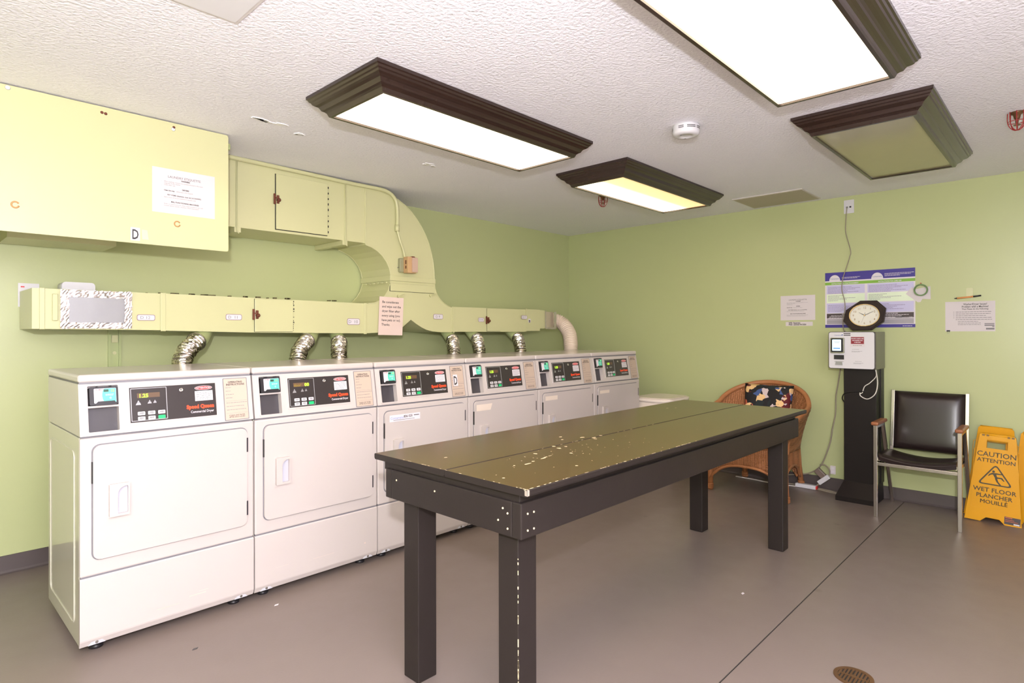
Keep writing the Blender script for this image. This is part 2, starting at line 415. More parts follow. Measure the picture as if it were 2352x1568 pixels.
# ================================================================== CEILING LIGHTS
PROF = [(0, 0), (0, .014), (.006, .018), (.010, .026), (.016, .030), (.020, .037), (.028, .043), (.040, .049), (.046, .058), (.050, .065), (.060, .070), (.067, .076), (.071, .085), (.075, .093), (.089, .093), (.089, .080)]
def ceiling_light(x0, x1, y0, y1, m, label):
    cx, cy = (x0+x1)/2, (y0+y1)/2; hx, hy = (x1-x0)/2, (y1-y0)/2
    t = empty('ceiling_light', (cx, cy, H), label, 'ceiling light', 'framed ceiling lights')
    corner = lambda d, z: [(-hx+d, -hy+d, -z), (hx-d, -hy+d, -z), (hx-d, hy-d, -z), (-hx+d, hy-d, -z)]
    for k in range(4):
        mb = MB(); prev = None
        for d, z in PROF:
            c = corner(d, z); cur = (mb.bm.verts.new(c[k]), mb.bm.verts.new(c[(k+1) % 4]))
            if prev: mb.bm.faces.new([prev[0], prev[1], cur[1], cur[0]])
            prev = cur
        mb.build('moulding', brownf, t)
    dz = .084
    MB().box((-hx+.088, -hy+.088, -dz), (hx-.088, hy-.088, -dz+.004)).build('diffuser', m, t)
    return t
ceiling_light(-3.955, -2.523, -2.153, -1.578, lampm, 'lit dark brown framed ceiling light nearest the dryer ducts, long bright white panel')
ceiling_light(-2.134, -0.755, -2.13, -1.565, lampm1, 'small-looking ceiling light with orange tinted, half lit panel, beside the caged sprinkler')
ceiling_light(-3.93, -2.50, -3.70, -3.11, lampm, 'bright ceiling light cut off by the top edge of the photo')
ceiling_light(-2.127, -0.784, -3.685, -3.088, offdiff, 'unlit ceiling light with milky panel, wall reflection painted in olive, in dark moulded frame')

# ================================================================== DRYERS
DW = 0.686; DX0 = -4.760; DYF = -1.300; DD = 0.66
CA = math.atan2(.035, .206)
def dryer_proto():
    t = empty('clothes_dryer', (0, 0, 0), 'x', 'dryer')
    # local frame: x 0..DW from left, y 0 front .. DD back, z up
    c = MB().box((.004, .021, .036), (.682, .655, .862), .004).build('cabinet', sidem, t)
    for sx, x in ((-1, .004), (1, .682)):
        MB().ring(rrect(.10, .10, .60, .80, .03), rrect(.106, .106, .594, .794, .026), lambda p: (x, p[0], p[1]), lambda p: (x+sx*.003, p[0], p[1])).build('side_rib', sidem, c)
    # console: side walls slope back; front has two openings for reader and coin niche
    cs = Plane((0, 0, .868), (1, 0, 0), (0, math.sin(CA), math.cos(CA)))
    VT = .206 / math.cos(CA)
    xs = [.004, .033, .138, .682]; vs = [0, .014, .110, .118, .198, VT]
    g = [[None]*6 for _ in range(4)]
    mb = MB()
    for i in range(4):
        for j in range(6): g[i][j] = mb.bm.verts.new(cs.at(xs[i], vs[j]))
    for i in range(3):
        for j in range(5):
            if i == 1 and j in (1, 3): continue
            mb.bm.faces.new([g[i][j], g[i+1][j], g[i+1][j+1], g[i][j+1]])
    dep = -.036
    for (j0, j1) in ((1, 2), (3, 4)):
        q = [(1, j0), (2, j0), (2, j1), (1, j1)]
        inn = [mb.bm.verts.new(cs.at(xs[a], vs[c_], dep)) for a, c_ in q]
        for k in range(4):
            a = g[q[k][0]][q[k][1]]; b2 = g[q[(k+1) % 4][0]][q[(k+1) % 4][1]]
            mb.bm.faces.new([a, b2, inn[(k+1) % 4], inn[k]])
        mb.bm.faces.new(inn)
    # back and sides
    bk = [mb.bm.verts.new(p) for p in ((.004, .655, .868), (.682, .655, .868), (.682, .655, 1.074), (.004, .655, 1.074))]
    mb.bm.faces.new([g[i][0] for i in range(4)] + [bk[1], bk[0]])
    mb.bm.faces.new([g[0][j] for j in range(5, -1, -1)] + [bk[0], bk[3]])
    mb.bm.faces.new([g[3][j] for j in range(6)] + [bk[2], bk[1]])
    mb.bm.faces.new(bk)
    con = mb.build('console', whitem, t)
    cs.slab('coin_niche_plate', [(.0335, .0145), (.1375, .0145), (.1375, .1095), (.0335, .1095)], -.0355, -.030, charc, con)
    MB().ring(rrect(.026, .006, .146, .204, .008), rrect(.033, .014, .138, .198, .004), cs.f(0), cs.f(.003)).build('niche_frame', whitem, con)
    MB().prism([(.034, .111), (.137, .111), (.137, .117), (.034, .117)], cs.f(0), cs.f(.004)).build('niche_bar', whitem, con)
    MB().box((.002, .030, 1.078), (.684, .660, 1.110), .010, 3).build('top_cover', whitem, t)
    MB().box((.006, .034, 1.072), (.680, .656, 1.080)).build('cover_seam', grooves, t)
    MB().box((.007, .012, .860), (.679, .60, .870)).build('console_seam', grooves, t)
    # card reader
    rd = MB().prism(rrect(.038, .120, .135, .193, .006), cs.f(-.03), cs.f(.010)).build('card_reader', blackp, t)
    cs.slab('reader_label', rrect(.053, .127, .129, .186, .003), .010, .0112, labelw, rd)
    arc = [(.129, .127), (.129, .186), (.085, .186)] + [(.081 + .006*math.cos(a)*1.0 + .004, .157 + .03*math.sin(a)) for a in [PI/2 + PI*k/8 for k in range(9)]][1:-1]
    arc = [(.128, .128), (.128, .185), (.088, .185), (.083, .176), (.081, .165), (.0805, .155), (.082, .144), (.086, .134), (.091, .128)]
    cs.slab('reader_teal_panel', arc, .0112, .0118, tealm, rd)
    cs.rect('reader_display', .086, .171, .103, .181, .0118, .0123, ledpanel, rd)
    cs.slab('reader_lip', [(.056, .118), (.128, .118), (.128, .123), (.122, .134), (.066, .134), (.060, .128)], .008, .016, blackp, rd)
    cs.text('reader_print', 'PAYMENT', .056, .1785, .0075, .0119, maroon, rd, bold=.0001).name = 'reader_print'
    cs.flats('reader_small_print', lines(.092, .160, [.03, .026], .004, .0015) + lines(.056, .170, [.018], .004, .0015), .0122, labelw, rd)
    for k in range(4): pass
    wv = MB()
    for k, rr in enumerate((.003, .0055, .008)):
        wv.tube([cs.at(.103 + rr*math.cos(a), .146 + rr*math.sin(a), .0122) for a in [-.7+.35*q for q in range(5)]], .0005, 5)
    wv.build('tap_symbol', labelw, rd)
    for x in (.062, .108): MB().lathe([(.0025, -.03), (.0025, .002)], cs.at(x, .196, 0), 10, 'y').build('bolt', blackp, rd)
    # control panel
    bz = MB().prism(rrect(.169, .028, .526, .190, .004), cs.f(0), cs.f(.0025)).build('control_panel', whitem, t)
    cs.rect('panel_face', .177, .036, .518, .182, .0025, .0032, panelb, bz)
    MB().ring(rrect(.181, .041, .317, .178, .003), rrect(.1835, .0435, .3145, .1755, .002), cs.f(.0030), cs.f(.0042)).build('panel_outline', silverm, bz)
    cs.rect('display_window', .205, .137, .290, .157, .0032, .0038, ledoff, bz)
    ic = MB()
    for x, y, s in ((.208, .118, .010), (.250, .119, .008), (.270, .119, .0065)):
        for p in ([(x-s, y-s), (x+s, y-s), (x+s*.7, y), (x-s*.5, y)], [(x-s*.4, y+.001), (x+s*.5, y+.001), (x+s*.1, y+s)]):
            ic.poly([cs.at(a, b_, .0040) for a, b_ in p])
    ic.build('cycle_symbols', silverm, bz, recalc=False)
    for i, x in enumerate((.218, .256, .294)):
        for j, y in enumerate((.072, .051)):
            bt = cs.slab('button', rrect(x-.0135, y-.0075, x+.0135, y+.0075, .003), .003, .0052, greenb if (i == 2 and j == 1) else plastw, bz)
            if not (i == 2 and j == 1): cs.flats('button_print', [(x-.008, y-.0005, x+.008, y+.0035), (x-.007, y-.004, x+.007, y-.002)], .0054, greym, bt)
    lk = MB().lathe([(.0095, 0), (.0095, .004), (.0075, .006), (.004, .006), (.003, .003)], (0, 0, 0), 20).build('lock', steel, bz)
    lk.matrix_basis = Matrix(((1, 0, 0, .375), (0, cs.U.y, -math.cos(CA), cs.at(0, .160).y - .001), (0, cs.U.z, math.sin(CA), cs.at(0, .160).z), (0, 0, 0, 1)))
    cs.slab('attention_oval', ellipse(.467, .163, .037, .0095), .0032, .0037, labelw, bz)
    at = cs.slab('attention_oval', ellipse(.467, .163, .035, .0080), .0037, .0040, redm, bz)
    cs.text('attention_print', 'ATTENTION', .467, .1595, .0108, .0043, labelw, at, 'CENTER', .0002, 1.0)
    al = cs.rect('notice_label', .430, .106, .505, .150, .0032, .0037, labelw, bz)
    cs.flats('label_print', lines(.435, .141, [.064, .066, .060, .062, .05], .0075, .0022), .0040, greym, al)
    cs.text('brand_lettering', 'Speed Queen', .508, .074, .0225, .0040, sqred, bz, 'RIGHT', .0013, .93)
    cs.text('lettering', 'Commercial Dryer', .506, .054, .0150, .0040, labelw, bz, 'RIGHT', .0002, .84)
    # instructions
    MB().prism(rrect(.553, .004, .663, .200, .003), cs.f(0), cs.f(.0012)).build('instruction_border', grooves, t)
    ip = MB().prism(rrect(.556, .007, .660, .197, .003), cs.f(.0012), cs.f(.0018)).build('instruction_plate', tanl, t)
    cs.text('lettering', 'OPERATING\nINSTRUCTIONS', .608, .177, .0118, .0022, inkm, ip, 'CENTER', .0003, 1.0, .95)
    rows = []
    for k, w in enumerate((.026, .022, .040, .030)): rows += lines(.563, .155-.016*k, [w], .01, .0022)
    rows += [(.561, .0935, .657, .0942)]
    for k, w in enumerate((.094, .080, .090)): rows += lines(.563, .084-.016*k, [w], .01, .0022)
    rows += [(.561, .037, .657, .0377)]
    cs.flats('small_print', rows, .0022, greym, ip)
    cs.text('footer_print', 'CLEAN LINT FILTER\nAFTER EACH LOAD', .608, .024, .0082, .0022, inkm, ip, 'CENTER', .0001, 1.0, .95)
    # lower front
    fp = MB().box((.003, 0, .313), (.683, .021, .860), .006).build('front_panel', whitem, t)
    bp = MB().prism([(.021, .036), (.010, .036), (0.001, .058), (0, .064), (0, .302), (.004, .307), (.021, .307)], lambda p: (.003, p[0], p[1]), lambda p: (.683, p[0], p[1])).build('base_panel', whitem, t)
    for x in (.060, .626):
        MB().prism([(x-.03, .037), (x+.03, .037), (x+.012, .056), (x-.012, .056)], lambda p: (p[0], .0045, p[1]), lambda p: (p[0], .009, p[1])).build('screw_tab', mat('tab_grey', rgb(190, 190, 196), .3), bp)
        MB().lathe([(.006, 0), (.005, -.003)], (x, .0045, .045), 12, 'y').build('screw', steel, bp)
    MB().box((.006, .004, .306), (.680, .02, .314)).build('panel_seam', grooves, t)
    fp_pl = Plane((0, 0, 0), (1, 0, 0), (0, 0, 1))
    fp_pl.slab('door_gap', rrect(.041, .371, .653, .834, .030), 0, .0012, grooves, t)
    dr = MB().prism(rrect(.045, .375, .649, .830, .028), fp_pl.f(.001), fp_pl.f(.010))
    dr = dr.build('door', whitem, t)
    pk_ = MB().prism([(.12, .54), (.166, .54), (.166, .665), (.12, .665)], fp_pl.f(.010), fp_pl.f(.0108)).build('handle_pocket', mat('pocket_white', rgb(186, 186, 198), .35), dr)
    hd = MB().ring(rrect(.097, .537, .168, .668, .004), rrect(.126, .547, .162, .656, .004), fp_pl.f(.010), fp_pl.f(.026))
    hd.prism([(.1255, .656), (.1255, .628), (.129, .640), (.137, .650), (.15, .656)], fp_pl.f(.011), fp_pl.f(.026))
    hd.build('handle', whitem, dr)
    for z0, z1 in ((.718, .784), (.422, .488)): MB().box((.646, -.011, z0), (.653, 0, z1)).build('hinge', charc, dr)
    MB().box((.0405, -.009, .680), (.0455, 0, .765)).build('latch_gap', darkgap, dr)
    for x in (.07, .616):
        for y in (.07, .58): MB().lathe([(.026, 0), (.026, .012), (.014, .016), (.014, .04)], (x, y, 0), 16).build('foot', blackp, t)
    return t, cs, fp_pl
proto, CS, FP = dryer_proto()
DL = ['leftmost white dryer of the row, green display reading 1.25, card reader reading 12',
      'second white dryer from the left, dim display reading door 00, unobstructed door',
      'third dryer from the left, letter D sticker beside its panel, machine number strip on door',
      'fourth dryer from the left, pale tape strip with a slanted cut end on its door',
      'fifth dryer from the left, second from the far end, half hidden by the table',
      'last dryer at the far end of the row, next to the cream bin']
dryers = []
for k in range(6):
    d = proto if k == 0 else dup(proto)
    d.location = (DX0 + k*DW, DYF, 0); d['label'] = DL[k]; d['group'] = 'white dryers in a row along the duct wall'; d['category'] = 'dryer'
    dryers.append(d)
for k, d in enumerate(dryers):
    ch = {c.name.split('.')[0]: c for c in d.children}
    bz = ch['control_panel']; rd = ch['card_reader']
    if k == 1:
        CS.text('display_digits', 'door', .207, .1385, .0205, .0042, mat('led_dim', rgb(140, 120, 40), .4), bz, bold=.0002, sx=.95)
        CS.text('display_digits', '00', .289, .1385, .0215, .0042, ledon, bz, 'RIGHT', .0007, 1.15)
    else:
        CS.text('display_digits', '1.25', .210, .1385, .0215, .0042, ledon, bz, 'LEFT', .0007, 1.0)
    CS.text('reader_digits', ('12', '11', '10', '9', '8', '7')[k], .116, .1705, .0145, .0124, ledon2, rd, 'CENTER', .0006)
def door_child(k): return [c for c in dryers[k].children if c.name.split('.')[0] == 'door'][0]
st = FP.rect('number_strip', .075, .768, .290, .806, .0103, .0108, labelw, door_child(2))
FP.text('lettering', 'Coinamatic', .080, .782, .0205, .0112, mat('pale_blue_print', rgb(120, 150, 200), .5), st)
FP.text('lettering', '836 025', .172, .786, .0190, .0112, inkm, st, bold=.0004)
FP.flats('lettering', [(.245, .792, .282, .796), (.10, .775, .25, .777)], .0112, inkm, st)
FP.slab('tape_strip', [(.062, .765), (.190, .765), (.205, .806), (.062, .806)], .0103, .0108, faded, door_child(3))
FP.rect('tape_strip', .066, .775, .205, .806, .0103, .0108, faded, door_child(4))
FP.rect('tape_strip', .066, .775, .200, .800, .0103, .0108, faded, door_child(5))
# scuffs on the first dryers' base panels
for k, marks in ((0, [(.40, .115, .47, .120), (.27, .10, .36, .103), (.44, .127, .48, .130)]), (1, [(.10, .13, .17, .1315), (.30, .12, .42, .1215), (.60, .12, .61, .128)])):
    bpn = [c for c in dryers[k].children if c.name.split('.')[0] == 'base_panel'][0]
    FP.flats('scuff_marks', marks, .0006, mat('scuff_brown', rgb(205, 188, 176), .6), bpn)

# letter D stickers
def sticker(name, pl, u, v, w, h, label, body, size, lift, bold, m_=labelw, ink=inkm, group=None, rr=.002, sx=1.0, cat='sticker'):
    c = pl.at(u, v, lift)
    t = empty(name, c, label, cat, group)
    p2 = Plane((0, 0, 0), pl.R, pl.U)
    MB().prism(rrect(-w/2, -h/2, w/2, h/2, rr), p2.f(0), p2.f(.0006)).build('backing', m_, t)
    if body: p2.text('lettering', body, 0, -size*.36, size, .0009, ink, t, 'CENTER', bold, sx)
    return t
cs3 = Plane(Vector(dryers[2].location) + Vector((0, 0, .868)), CS.R, CS.U)
sticker('letter_sticker', cs3, .590, .108, .036, .072, 'white letter D sticker on the tan instruction label of the third dryer', 'D', .075, .0024, .0014, sx=.55)

# ================================================================== EXHAUST DUCT
DF, DB = -.40, -.012
duct = empty('exhaust_duct', (-2.9, 0, 1.28), 'pale green painted metal exhaust duct curving down from the ceiling above the dryers', 'duct')
def dn(mb, name, m=ductm, parent=duct):
    o = mb.build(name, m, parent); o.location = Vector((2.9, 0, -1.28)) if parent is duct else Vector((0, 0, 0)); return o
XZ0 = lambda y: (lambda p: (p[0], y, p[1]))
# lower trunk, left of the riser, tapering heights as photographed
def trunk(x0, zt0, zb0, x1, zt1, zb1, name='duct_section', f=DF, bk=DB):
    return dn(MB().prism([(x0, zb0), (x1, zb1), (x1, zt1), (x0, zt0)], XZ0(f), XZ0(bk)), name)
# open left end with a folded lip
mb = MB(); mb.ring([(-4.784, 1.298), (-4.70, 1.298), (-4.70, 1.502), (-4.784, 1.502)], [(-4.782, 1.300), (-4.702, 1.300), (-4.702, 1.500), (-4.782, 1.500)], XZ0(DF), XZ0(DB))
trunk(-4.784, 1.501, 1.299, -4.211, 1.499, 1.293)
trunk(-4.211, 1.500, 1.291, -3.693, 1.496, 1.279, f=DF-.002)
trunk(-3.693, 1.496, 1.279, -2.892, 1.488, 1.272, f=DF-.002)
# riser and elbow as one sheet-metal fitting
inner = [(-2.884, 1.913), (-2.84, 1.902), (-2.788, 1.879), (-2.745, 1.848), (-2.708, 1.805), (-2.682, 1.757), (-2.669, 1.705), (-2.672, 1.652), (-2.690, 1.60), (-2.722, 1.552), (-2.765, 1.515), (-2.815, 1.494), (-2.866, 1.488)]
outer = [(-2.892, 1.488), (-2.892, 1.272), (-2.639, 1.285), (-2.555, 1.322), (-2.481, 1.377), (-2.43, 1.345), (-2.38, 1.319), (-2.33, 1.299), (-2.275, 1.287), (-2.20, 1.281), (-2.07, 1.279), (-2.07, 1.486), (-2.11, 1.496), (-2.153, 1.516), (-2.19, 1.545), (-2.222, 1.583), (-2.242, 1.63), (-2.248, 1.68), (-2.252, 1.76), (-2.262, 1.84), (-2.280, 1.915), (-2.305, 1.985), (-2.335, 2.045), (-2.375, 2.105), (-2.42, 2.16), (-2.47, 2.208), (-2.53, 2.25), (-2.60, 2.285), (-2.68, 2.31), (-2.77, 2.327), (-2.884, 2.34)]
dn(MB().prism(inner + outer, XZ0(DF), XZ0(DB)), 'elbow')
dn(MB().box((-2.07, DF-.001, 1.283), (-1.157, DB, 1.490)), 'duct_section')
dn(MB().box((-1.157, DF-.002, 1.292), (-.96, DB, 1.494)), 'duct_section')
dn(MB().box((-.96, DF+.004, 1.315), (-.88, DB, 1.490)), 'duct_section')
# upper run to the left, behind the hood panel
dn(MB().box((-5.35, DF, 1.925), (-2.884, DB, 2.342)), 'duct_section')
dn(MB().box((-4.87, -.32, 1.752), (-4.41, DB, 1.925)), 'drop_collar')
# seams and standing bands
for x, z0, z1, w in ((-4.66, 1.298, 1.502, .006), (-2.892, 1.266, 1.492, .022), (-2.05, 1.276, 1.490, .016), (-4.204, 1.287, 1.504, .026), (-4.745, 1.296, 1.504, .022), (-1.157, 1.287, 1.498, .014)):
    dn(MB().box((x-w/2, DF-.008, z0), (x+w/2, DF-.0015, z1), .002), 'seam_band')
for x, w in ((-3.80, .010), (-3.055, .010), (-2.886, .012)):
    dn(MB().box((x-w/2, DF-.007, 1.918), (x+w/2, DF+.001, 2.340), .002), 'seam_band')
dn(MB().box((-2.68, DF-.010, 1.668), (-2.244, DF+.001, 1.706), .002), 'seam_band')
dn(MB().prism([(-2.735, 1.668), (-2.66, 1.668), (-2.66, 1.706), (-2.735, 1.706)], lambda p: (-2.6735, DF if p[0] < -2.7 else DB, p[1]), lambda p: (-2.680, DF if p[0] < -2.7 else DB, p[1])), 'seam_band')
for k in range(6):
    y = DF + .03 + k*.055
    dn(MB().prism([(0, 0), (.030, .004), (.028, .010), (0, .008)], lambda p: (-2.676, y + p[0], 1.652 + p[1]), lambda p: (-2.690, y + p[0], 1.650 + p[1])), 'folded_tab')
# access doors
def access(name, x0, z0, x1, z1, gap=.004, y=DF-.002, m=ductm):
    g_ = dn(MB().box((x0-gap, y-.002, z0-gap), (x1+gap*.4, y+.001, z1+gap*.5)), 'door_shadow_gap', darkgap)
    o = dn(MB().box((x0, y-.010, z0), (x1, y-.002, z1), .0015), name, m); return o
ad = access('access_door', -3.553, 1.944, -3.192, 2.298)
access('access_door', -3.690, 1.284, -3.440, 1.490, .0015)
access('access_door', -1.668, 1.288, -1.505, 1.486, .0015, y=DF-.001)
access('access_door', -2.676, 1.590, -2.256, 1.648, .002, y=DF-.001)
cr = MB()
for k in range(16):
    z = 1.29 + k*.0125
    if random.random() < .75: cr.box((-3.438+random.uniform(-.004, .004), DF-.0035, z), (-3.431+random.uniform(-.003, .004), DF-.002, z+random.uniform(.004, .012)))
o = dn(cr, 'paint_crack', darkgap); o['kind'] = 'stuff'
cr = MB()
for k in range(9):
    z = 1.96 + k*.038
    cr.box((-3.190, DF-.0115, z), (-3.184, DF-.0095, z+random.uniform(.006, .018)))
o = dn(cr, 'paint_crack', darkgap); o['kind'] = 'stuff'
for (x, z) in ((-3.555, 2.135), (-3.690, 1.392), (-1.672, 1.384)):
    l = MB(); l.box((x-.016, DF-.018, z-.034), (x-.002, DF-.009, z+.034), .002); l.box((x+.004, DF-.020, z-.028), (x+.020, DF-.009, z+.026), .003)
    l.lathe([(.012, 0), (.012, -.018), (.006, -.024)], (x+.014, DF-.012, z-.006), 12, 'y'); l.bar((x-.01, DF-.022, z+.012), (x+.018, DF-.024, z-.008), .006, .006)
    dn(l, 'latch', rust)
for (x, z) in ((-2.60, 1.553), (-2.29, 1.572)):
    l = MB(); l.lathe([(.012, 0), (.012, -.014)], (x, DF, z), 12, 'y'); l.bar((x, DF-.012, z), (x+.05, DF-.012, z+.014), .014, .006); dn(l, 'turn_catch', ductm)
# hanger bracket under the upper run and along the elbow
dn(MB().box((-3.075, DF-.006, 1.893), (-3.035, DB, 1.925), .002), 'hanger_strap')
dn(MB().box((-3.815, DF-.010, 1.893), (-3.775, DB, 1.925), .002), 'hanger_strap')
dn(MB().tube([(-3.80, DF-.012, 2.34), (-3.80, DF-.012, 1.90), (-3.79, DF-.02, 1.885)], .004, 6), 'hanger_rod')
dn(MB().tube([(-3.055, DF-.012, 2.33), (-3.055, DF-.012, 1.90), (-3.045, DF-.02, 1.885)], .004, 6), 'hanger_rod')
# rolled edges of the elbow (front lips)
dn(MB().tube([(x, DF-.001, z) for x, z in inner], .0035, 6), 'rolled_edge')
dn(MB().tube([(x, DB-.004, z) for x, z in inner], .0035, 6), 'rolled_edge')
dn(MB().tube([(x, DF-.001, z) for x, z in outer[11:]], .0035, 6), 'rolled_edge')
# foil taped patch near the left end
patch = dn(MB().box((-4.655, DF-.006, 1.318), (-4.378, DF-.001, 1.476)), 'foil_patch', platem)
patch['label'] = 'dull aluminium plate taped over the duct end'
fo = MB()
def foil_strip(x0, z0, x1, z1, nx, nz):
    rows = []
    for i in range(nx+1):
        col = []
        for j in range(nz+1):
            u = i/nx; v = j/nz
            e = (.004*noise.noise((i*1.7, j*2.1, x0*9)) if (i in (0, nx) or j in (0, nz)) else 0)
            col.append(fo.bm.verts.new((x0+(x1-x0)*u+e, DF-.011-.003*noise.noise((i*.9, j*1.3, z0*7)), z0+(z1-z0)*v+e)))
        rows.append(col)
    for i in range(nx):
        for j in range(nz): fo.bm.faces.new([rows[i][j], rows[i+1][j], rows[i+1][j+1], rows[i][j+1]])
foil_strip(-4.672, 1.300, -4.636, 1.498, 5, 22); foil_strip(-4.392, 1.302, -4.358, 1.500, 5, 22)
foil_strip(-4.640, 1.462, -4.388, 1.499, 26, 5); foil_strip(-4.640, 1.301, -4.388, 1.332, 26, 5)
dn(fo, 'foil_tape', foil)
dn(MB().box((-4.705, DF-.014, 1.34), (-4.682, DF-.004, 1.475), .003), 'strap_loop', ductm)
# paint-lump and dust on the lower trunk's top edge
du = MB()
for k in range(26):
    x = -4.30 + random.random()*1.2; s = random.uniform(.004, .014)
    du.box((x, DF+.01, 1.496), (x+s*2, DF+.03, 1.500+s*.5), .001, 1)
o = dn(du, 'dust_clumps', mat('dust', rgb(96, 90, 60), .9)); o['kind'] = 'stuff'
# right end: foil box with vinyl hose
rb = dn(MB().box((-.88, DF+.012, 1.322), (-.742, -.10, 1.478), .002), 'end_box', mat('box_tin', rgb(200, 186, 168), .3, .5))
fo = MB()
foil_strip(-.892, 1.312, -.878, 1.486, 3, 14); foil_strip(-.760, 1.322, -.722, 1.478, 4, 16); foil_strip(-.88, 1.308, -.73, 1.326, 12, 3)
o = dn(fo, 'foil_tape', foil)

# stubs and hoses
def smoothpath(P, n=8):
    out = []; P = [Vector(p) for p in P]
    for i in range(len(P)-1):
        p0 = P[max(i-1, 0)]; p1 = P[i]; p2 = P[i+1]; p3 = P[min(i+2, len(P)-1)]
        for k in range(n):
            t = k/n
            out.append(.5*((2*p1) + (p2-p0)*t + (2*p0-5*p1+4*p2-p3)*t*t + (-p0+3*p1-3*p2+p3)*t*t*t))
    out.append(P[-1]); return out
HP = [
 [(-3.942, -.30, 1.31), (-3.988, -.36, 1.25), (-4.042, -.42, 1.22), (-4.105, -.48, 1.177), (-4.139, -.52, 1.131), (-4.152, -.54, 1.08), (-4.155, -.545, .95)],
 [(-3.242, -.30, 1.30), (-3.296, -.36, 1.241), (-3.358, -.42, 1.216), (-3.418, -.48, 1.181), (-3.458, -.52, 1.141), (-3.477, -.54, 1.08), (-3.48, -.545, .95)],
 [(-3.073, -.30, 1.30), (-3.086, -.36, 1.234), (-3.111, -.42, 1.204), (-3.151, -.48, 1.170), (-3.170, -.52, 1.136), (-3.182, -.54, 1.08), (-3.185, -.545, .95)],
 [(-2.054, -.30, 1.30), (-2.055, -.36, 1.242), (-2.073, -.42, 1.207), (-2.124, -.48, 1.170), (-2.149, -.52, 1.129), (-2.167, -.54, 1.07), (-2.17, -.545, .95)],
 [(-1.790, -.30, 1.31), (-1.780, -.36, 1.244), (-1.795, -.42, 1.215), (-1.845, -.48, 1.179), (-1.872, -.52, 1.144), (-1.886, -.54, 1.08), (-1.89, -.545, .95)],
 [(-1.300, -.30, 1.32), (-1.282, -.36, 1.254), (-1.287, -.42, 1.222), (-1.338, -.48, 1.187), (-1.370, -.52, 1.150), (-1.380, -.54, 1.08), (-1.385, -.545, .95)]]
HPL = ['crinkled foil hose rising from behind the leftmost dryer to the duct', 'foil hose left of the pair behind the second dryer, leaning left',
       'foil hose right of the pair behind the second dryer, almost upright', 'crinkled foil hose below the duct tag D 9, right of the paper note',
       'slim foil hose between the D 9 and D 8 tags, behind the fourth dryer', 'foil hose nearest to the white corrugated hose, behind the fifth dryer']
for P, lab in zip(HP, HPL):
    path = smoothpath(P, 8)
    root = empty('dryer_hose', path[-1], lab, 'hose', 'foil dryer hoses under the duct')
    off = Vector(path[-1])
    n1 = 18
    cov = MB().tube([p - off for p in path[:n1]], .046, 20); o = cov.build('metal_stub', ductm2, root)
    fine = smoothpath(P, 26)[47:]
    mb = MB(); seg = 28
    N_ = len(fine)
    rr = [.048 + .004*math.sin(i*1.05) + .003*noise.noise((i*.6, off.x*5, 0)) for i in range(N_)]
    mb.tube([p - off for p in fine], rr, seg)
    for v in mb.bm.verts:
        nn = noise.noise_vector(Vector((v.co.x*38 + off.x*7, v.co.y*38, v.co.z*60)))
        v.co += nn * .0045
    for f in mb.bm.faces: f.smooth = False
    mb.build('foil_hose', mat('hose_foil', rgb(222, 216, 210), 0.16, 1.0, var=.1, vscale=40), root)
    i0 = 46; q = smoothpath(P, 26)
    MB().tube([p - off for p in q[i0:i0+4]], .056, 20).build('clamp', steel, root)
P = [(-.76, -.25, 1.40), (-.68, -.27, 1.402), (-.60, -.32, 1.395), (-.565, -.38, 1.350), (-.585, -.46, 1.27), (-.625, -.51, 1.19), (-.66, -.54, 1.10), (-.67, -.55, .95)]
q = smoothpath(P, 26); off = q[-1]
root = empty('dryer_hose', off, 'white corrugated vinyl hose at the right end of the duct', 'hose', 'white hose at the duct end')
MB().tube([p - off for p in q], [.066 + .0045*math.cos(i*2*PI/5.0) for i in range(len(q))], 24).build('corrugated_hose', hosew, root)

# tags written D 12 ... D 7
for k, (x0, z0, x1, z1, txt) in enumerate([(-4.333, 1.379, -4.244, 1.346, 'D 12'), (-3.864, 1.391, -3.768, 1.355, 'D  11'), (-3.038, 1.378, -2.936, 1.333, 'D  10'), (-2.263, 1.425, -2.164, 1.385, 'D 9'), (-1.771, 1.405, -1.704, 1.369, 'D 8'), (-1.230, 1.435, -1.153, 1.400, 'D 7')]):
    pl = Plane((0, DF-.0105 if k == 5 else DF-.004, 0), (1, 0, 0), (0, 0, 1)); cx, cz = (x0+x1)/2, (z0+z1)/2; w = x1-x0; h = abs(z1-z0)
    t = empty('duct_tag', pl.at(cx, cz), ('white handwritten tag on the duct just right of the foil patch', 'white handwritten tag just left of the rusty latch on the lower duct', 'white handwritten tag on the duct left of the paper note', 'white handwritten tag on the duct right of the paper note and notch', 'tiny white tag beside the small dark latch at the right part of the duct', 'tiny white tag nearest the white hose end of the duct')[k], 'tag', 'handwritten tags on the duct')
    p2 = Plane((0, 0, 0), (1, 0, 0), (0, 0, 1))
    p2.slab('border', rrect(-w/2, -h/2, w/2, h/2, h*.28), 0, .0005, mat('tag_border', rgb(150, 120, 140), .5), t)
    p2.slab('backing', rrect(-w/2+.003, -h/2+.003, w/2-.003, h/2-.003, h*.24), .0005, .0010, labelw, t)
    p2.text('handwriting', txt, -.004, -h*.24, h*.68, .0013, greym, t, 'CENTER', 0, 1.1)
t = sticker('letter_sticker', Plane((0, DF-.004, 0), (1, 0, 0), (0, 0, 1)), -1.112, 1.387, .032, .036, 'tiny white letter sticker on the duct right of the tag D 7', 'n', .045, 0, .0015, group=None)
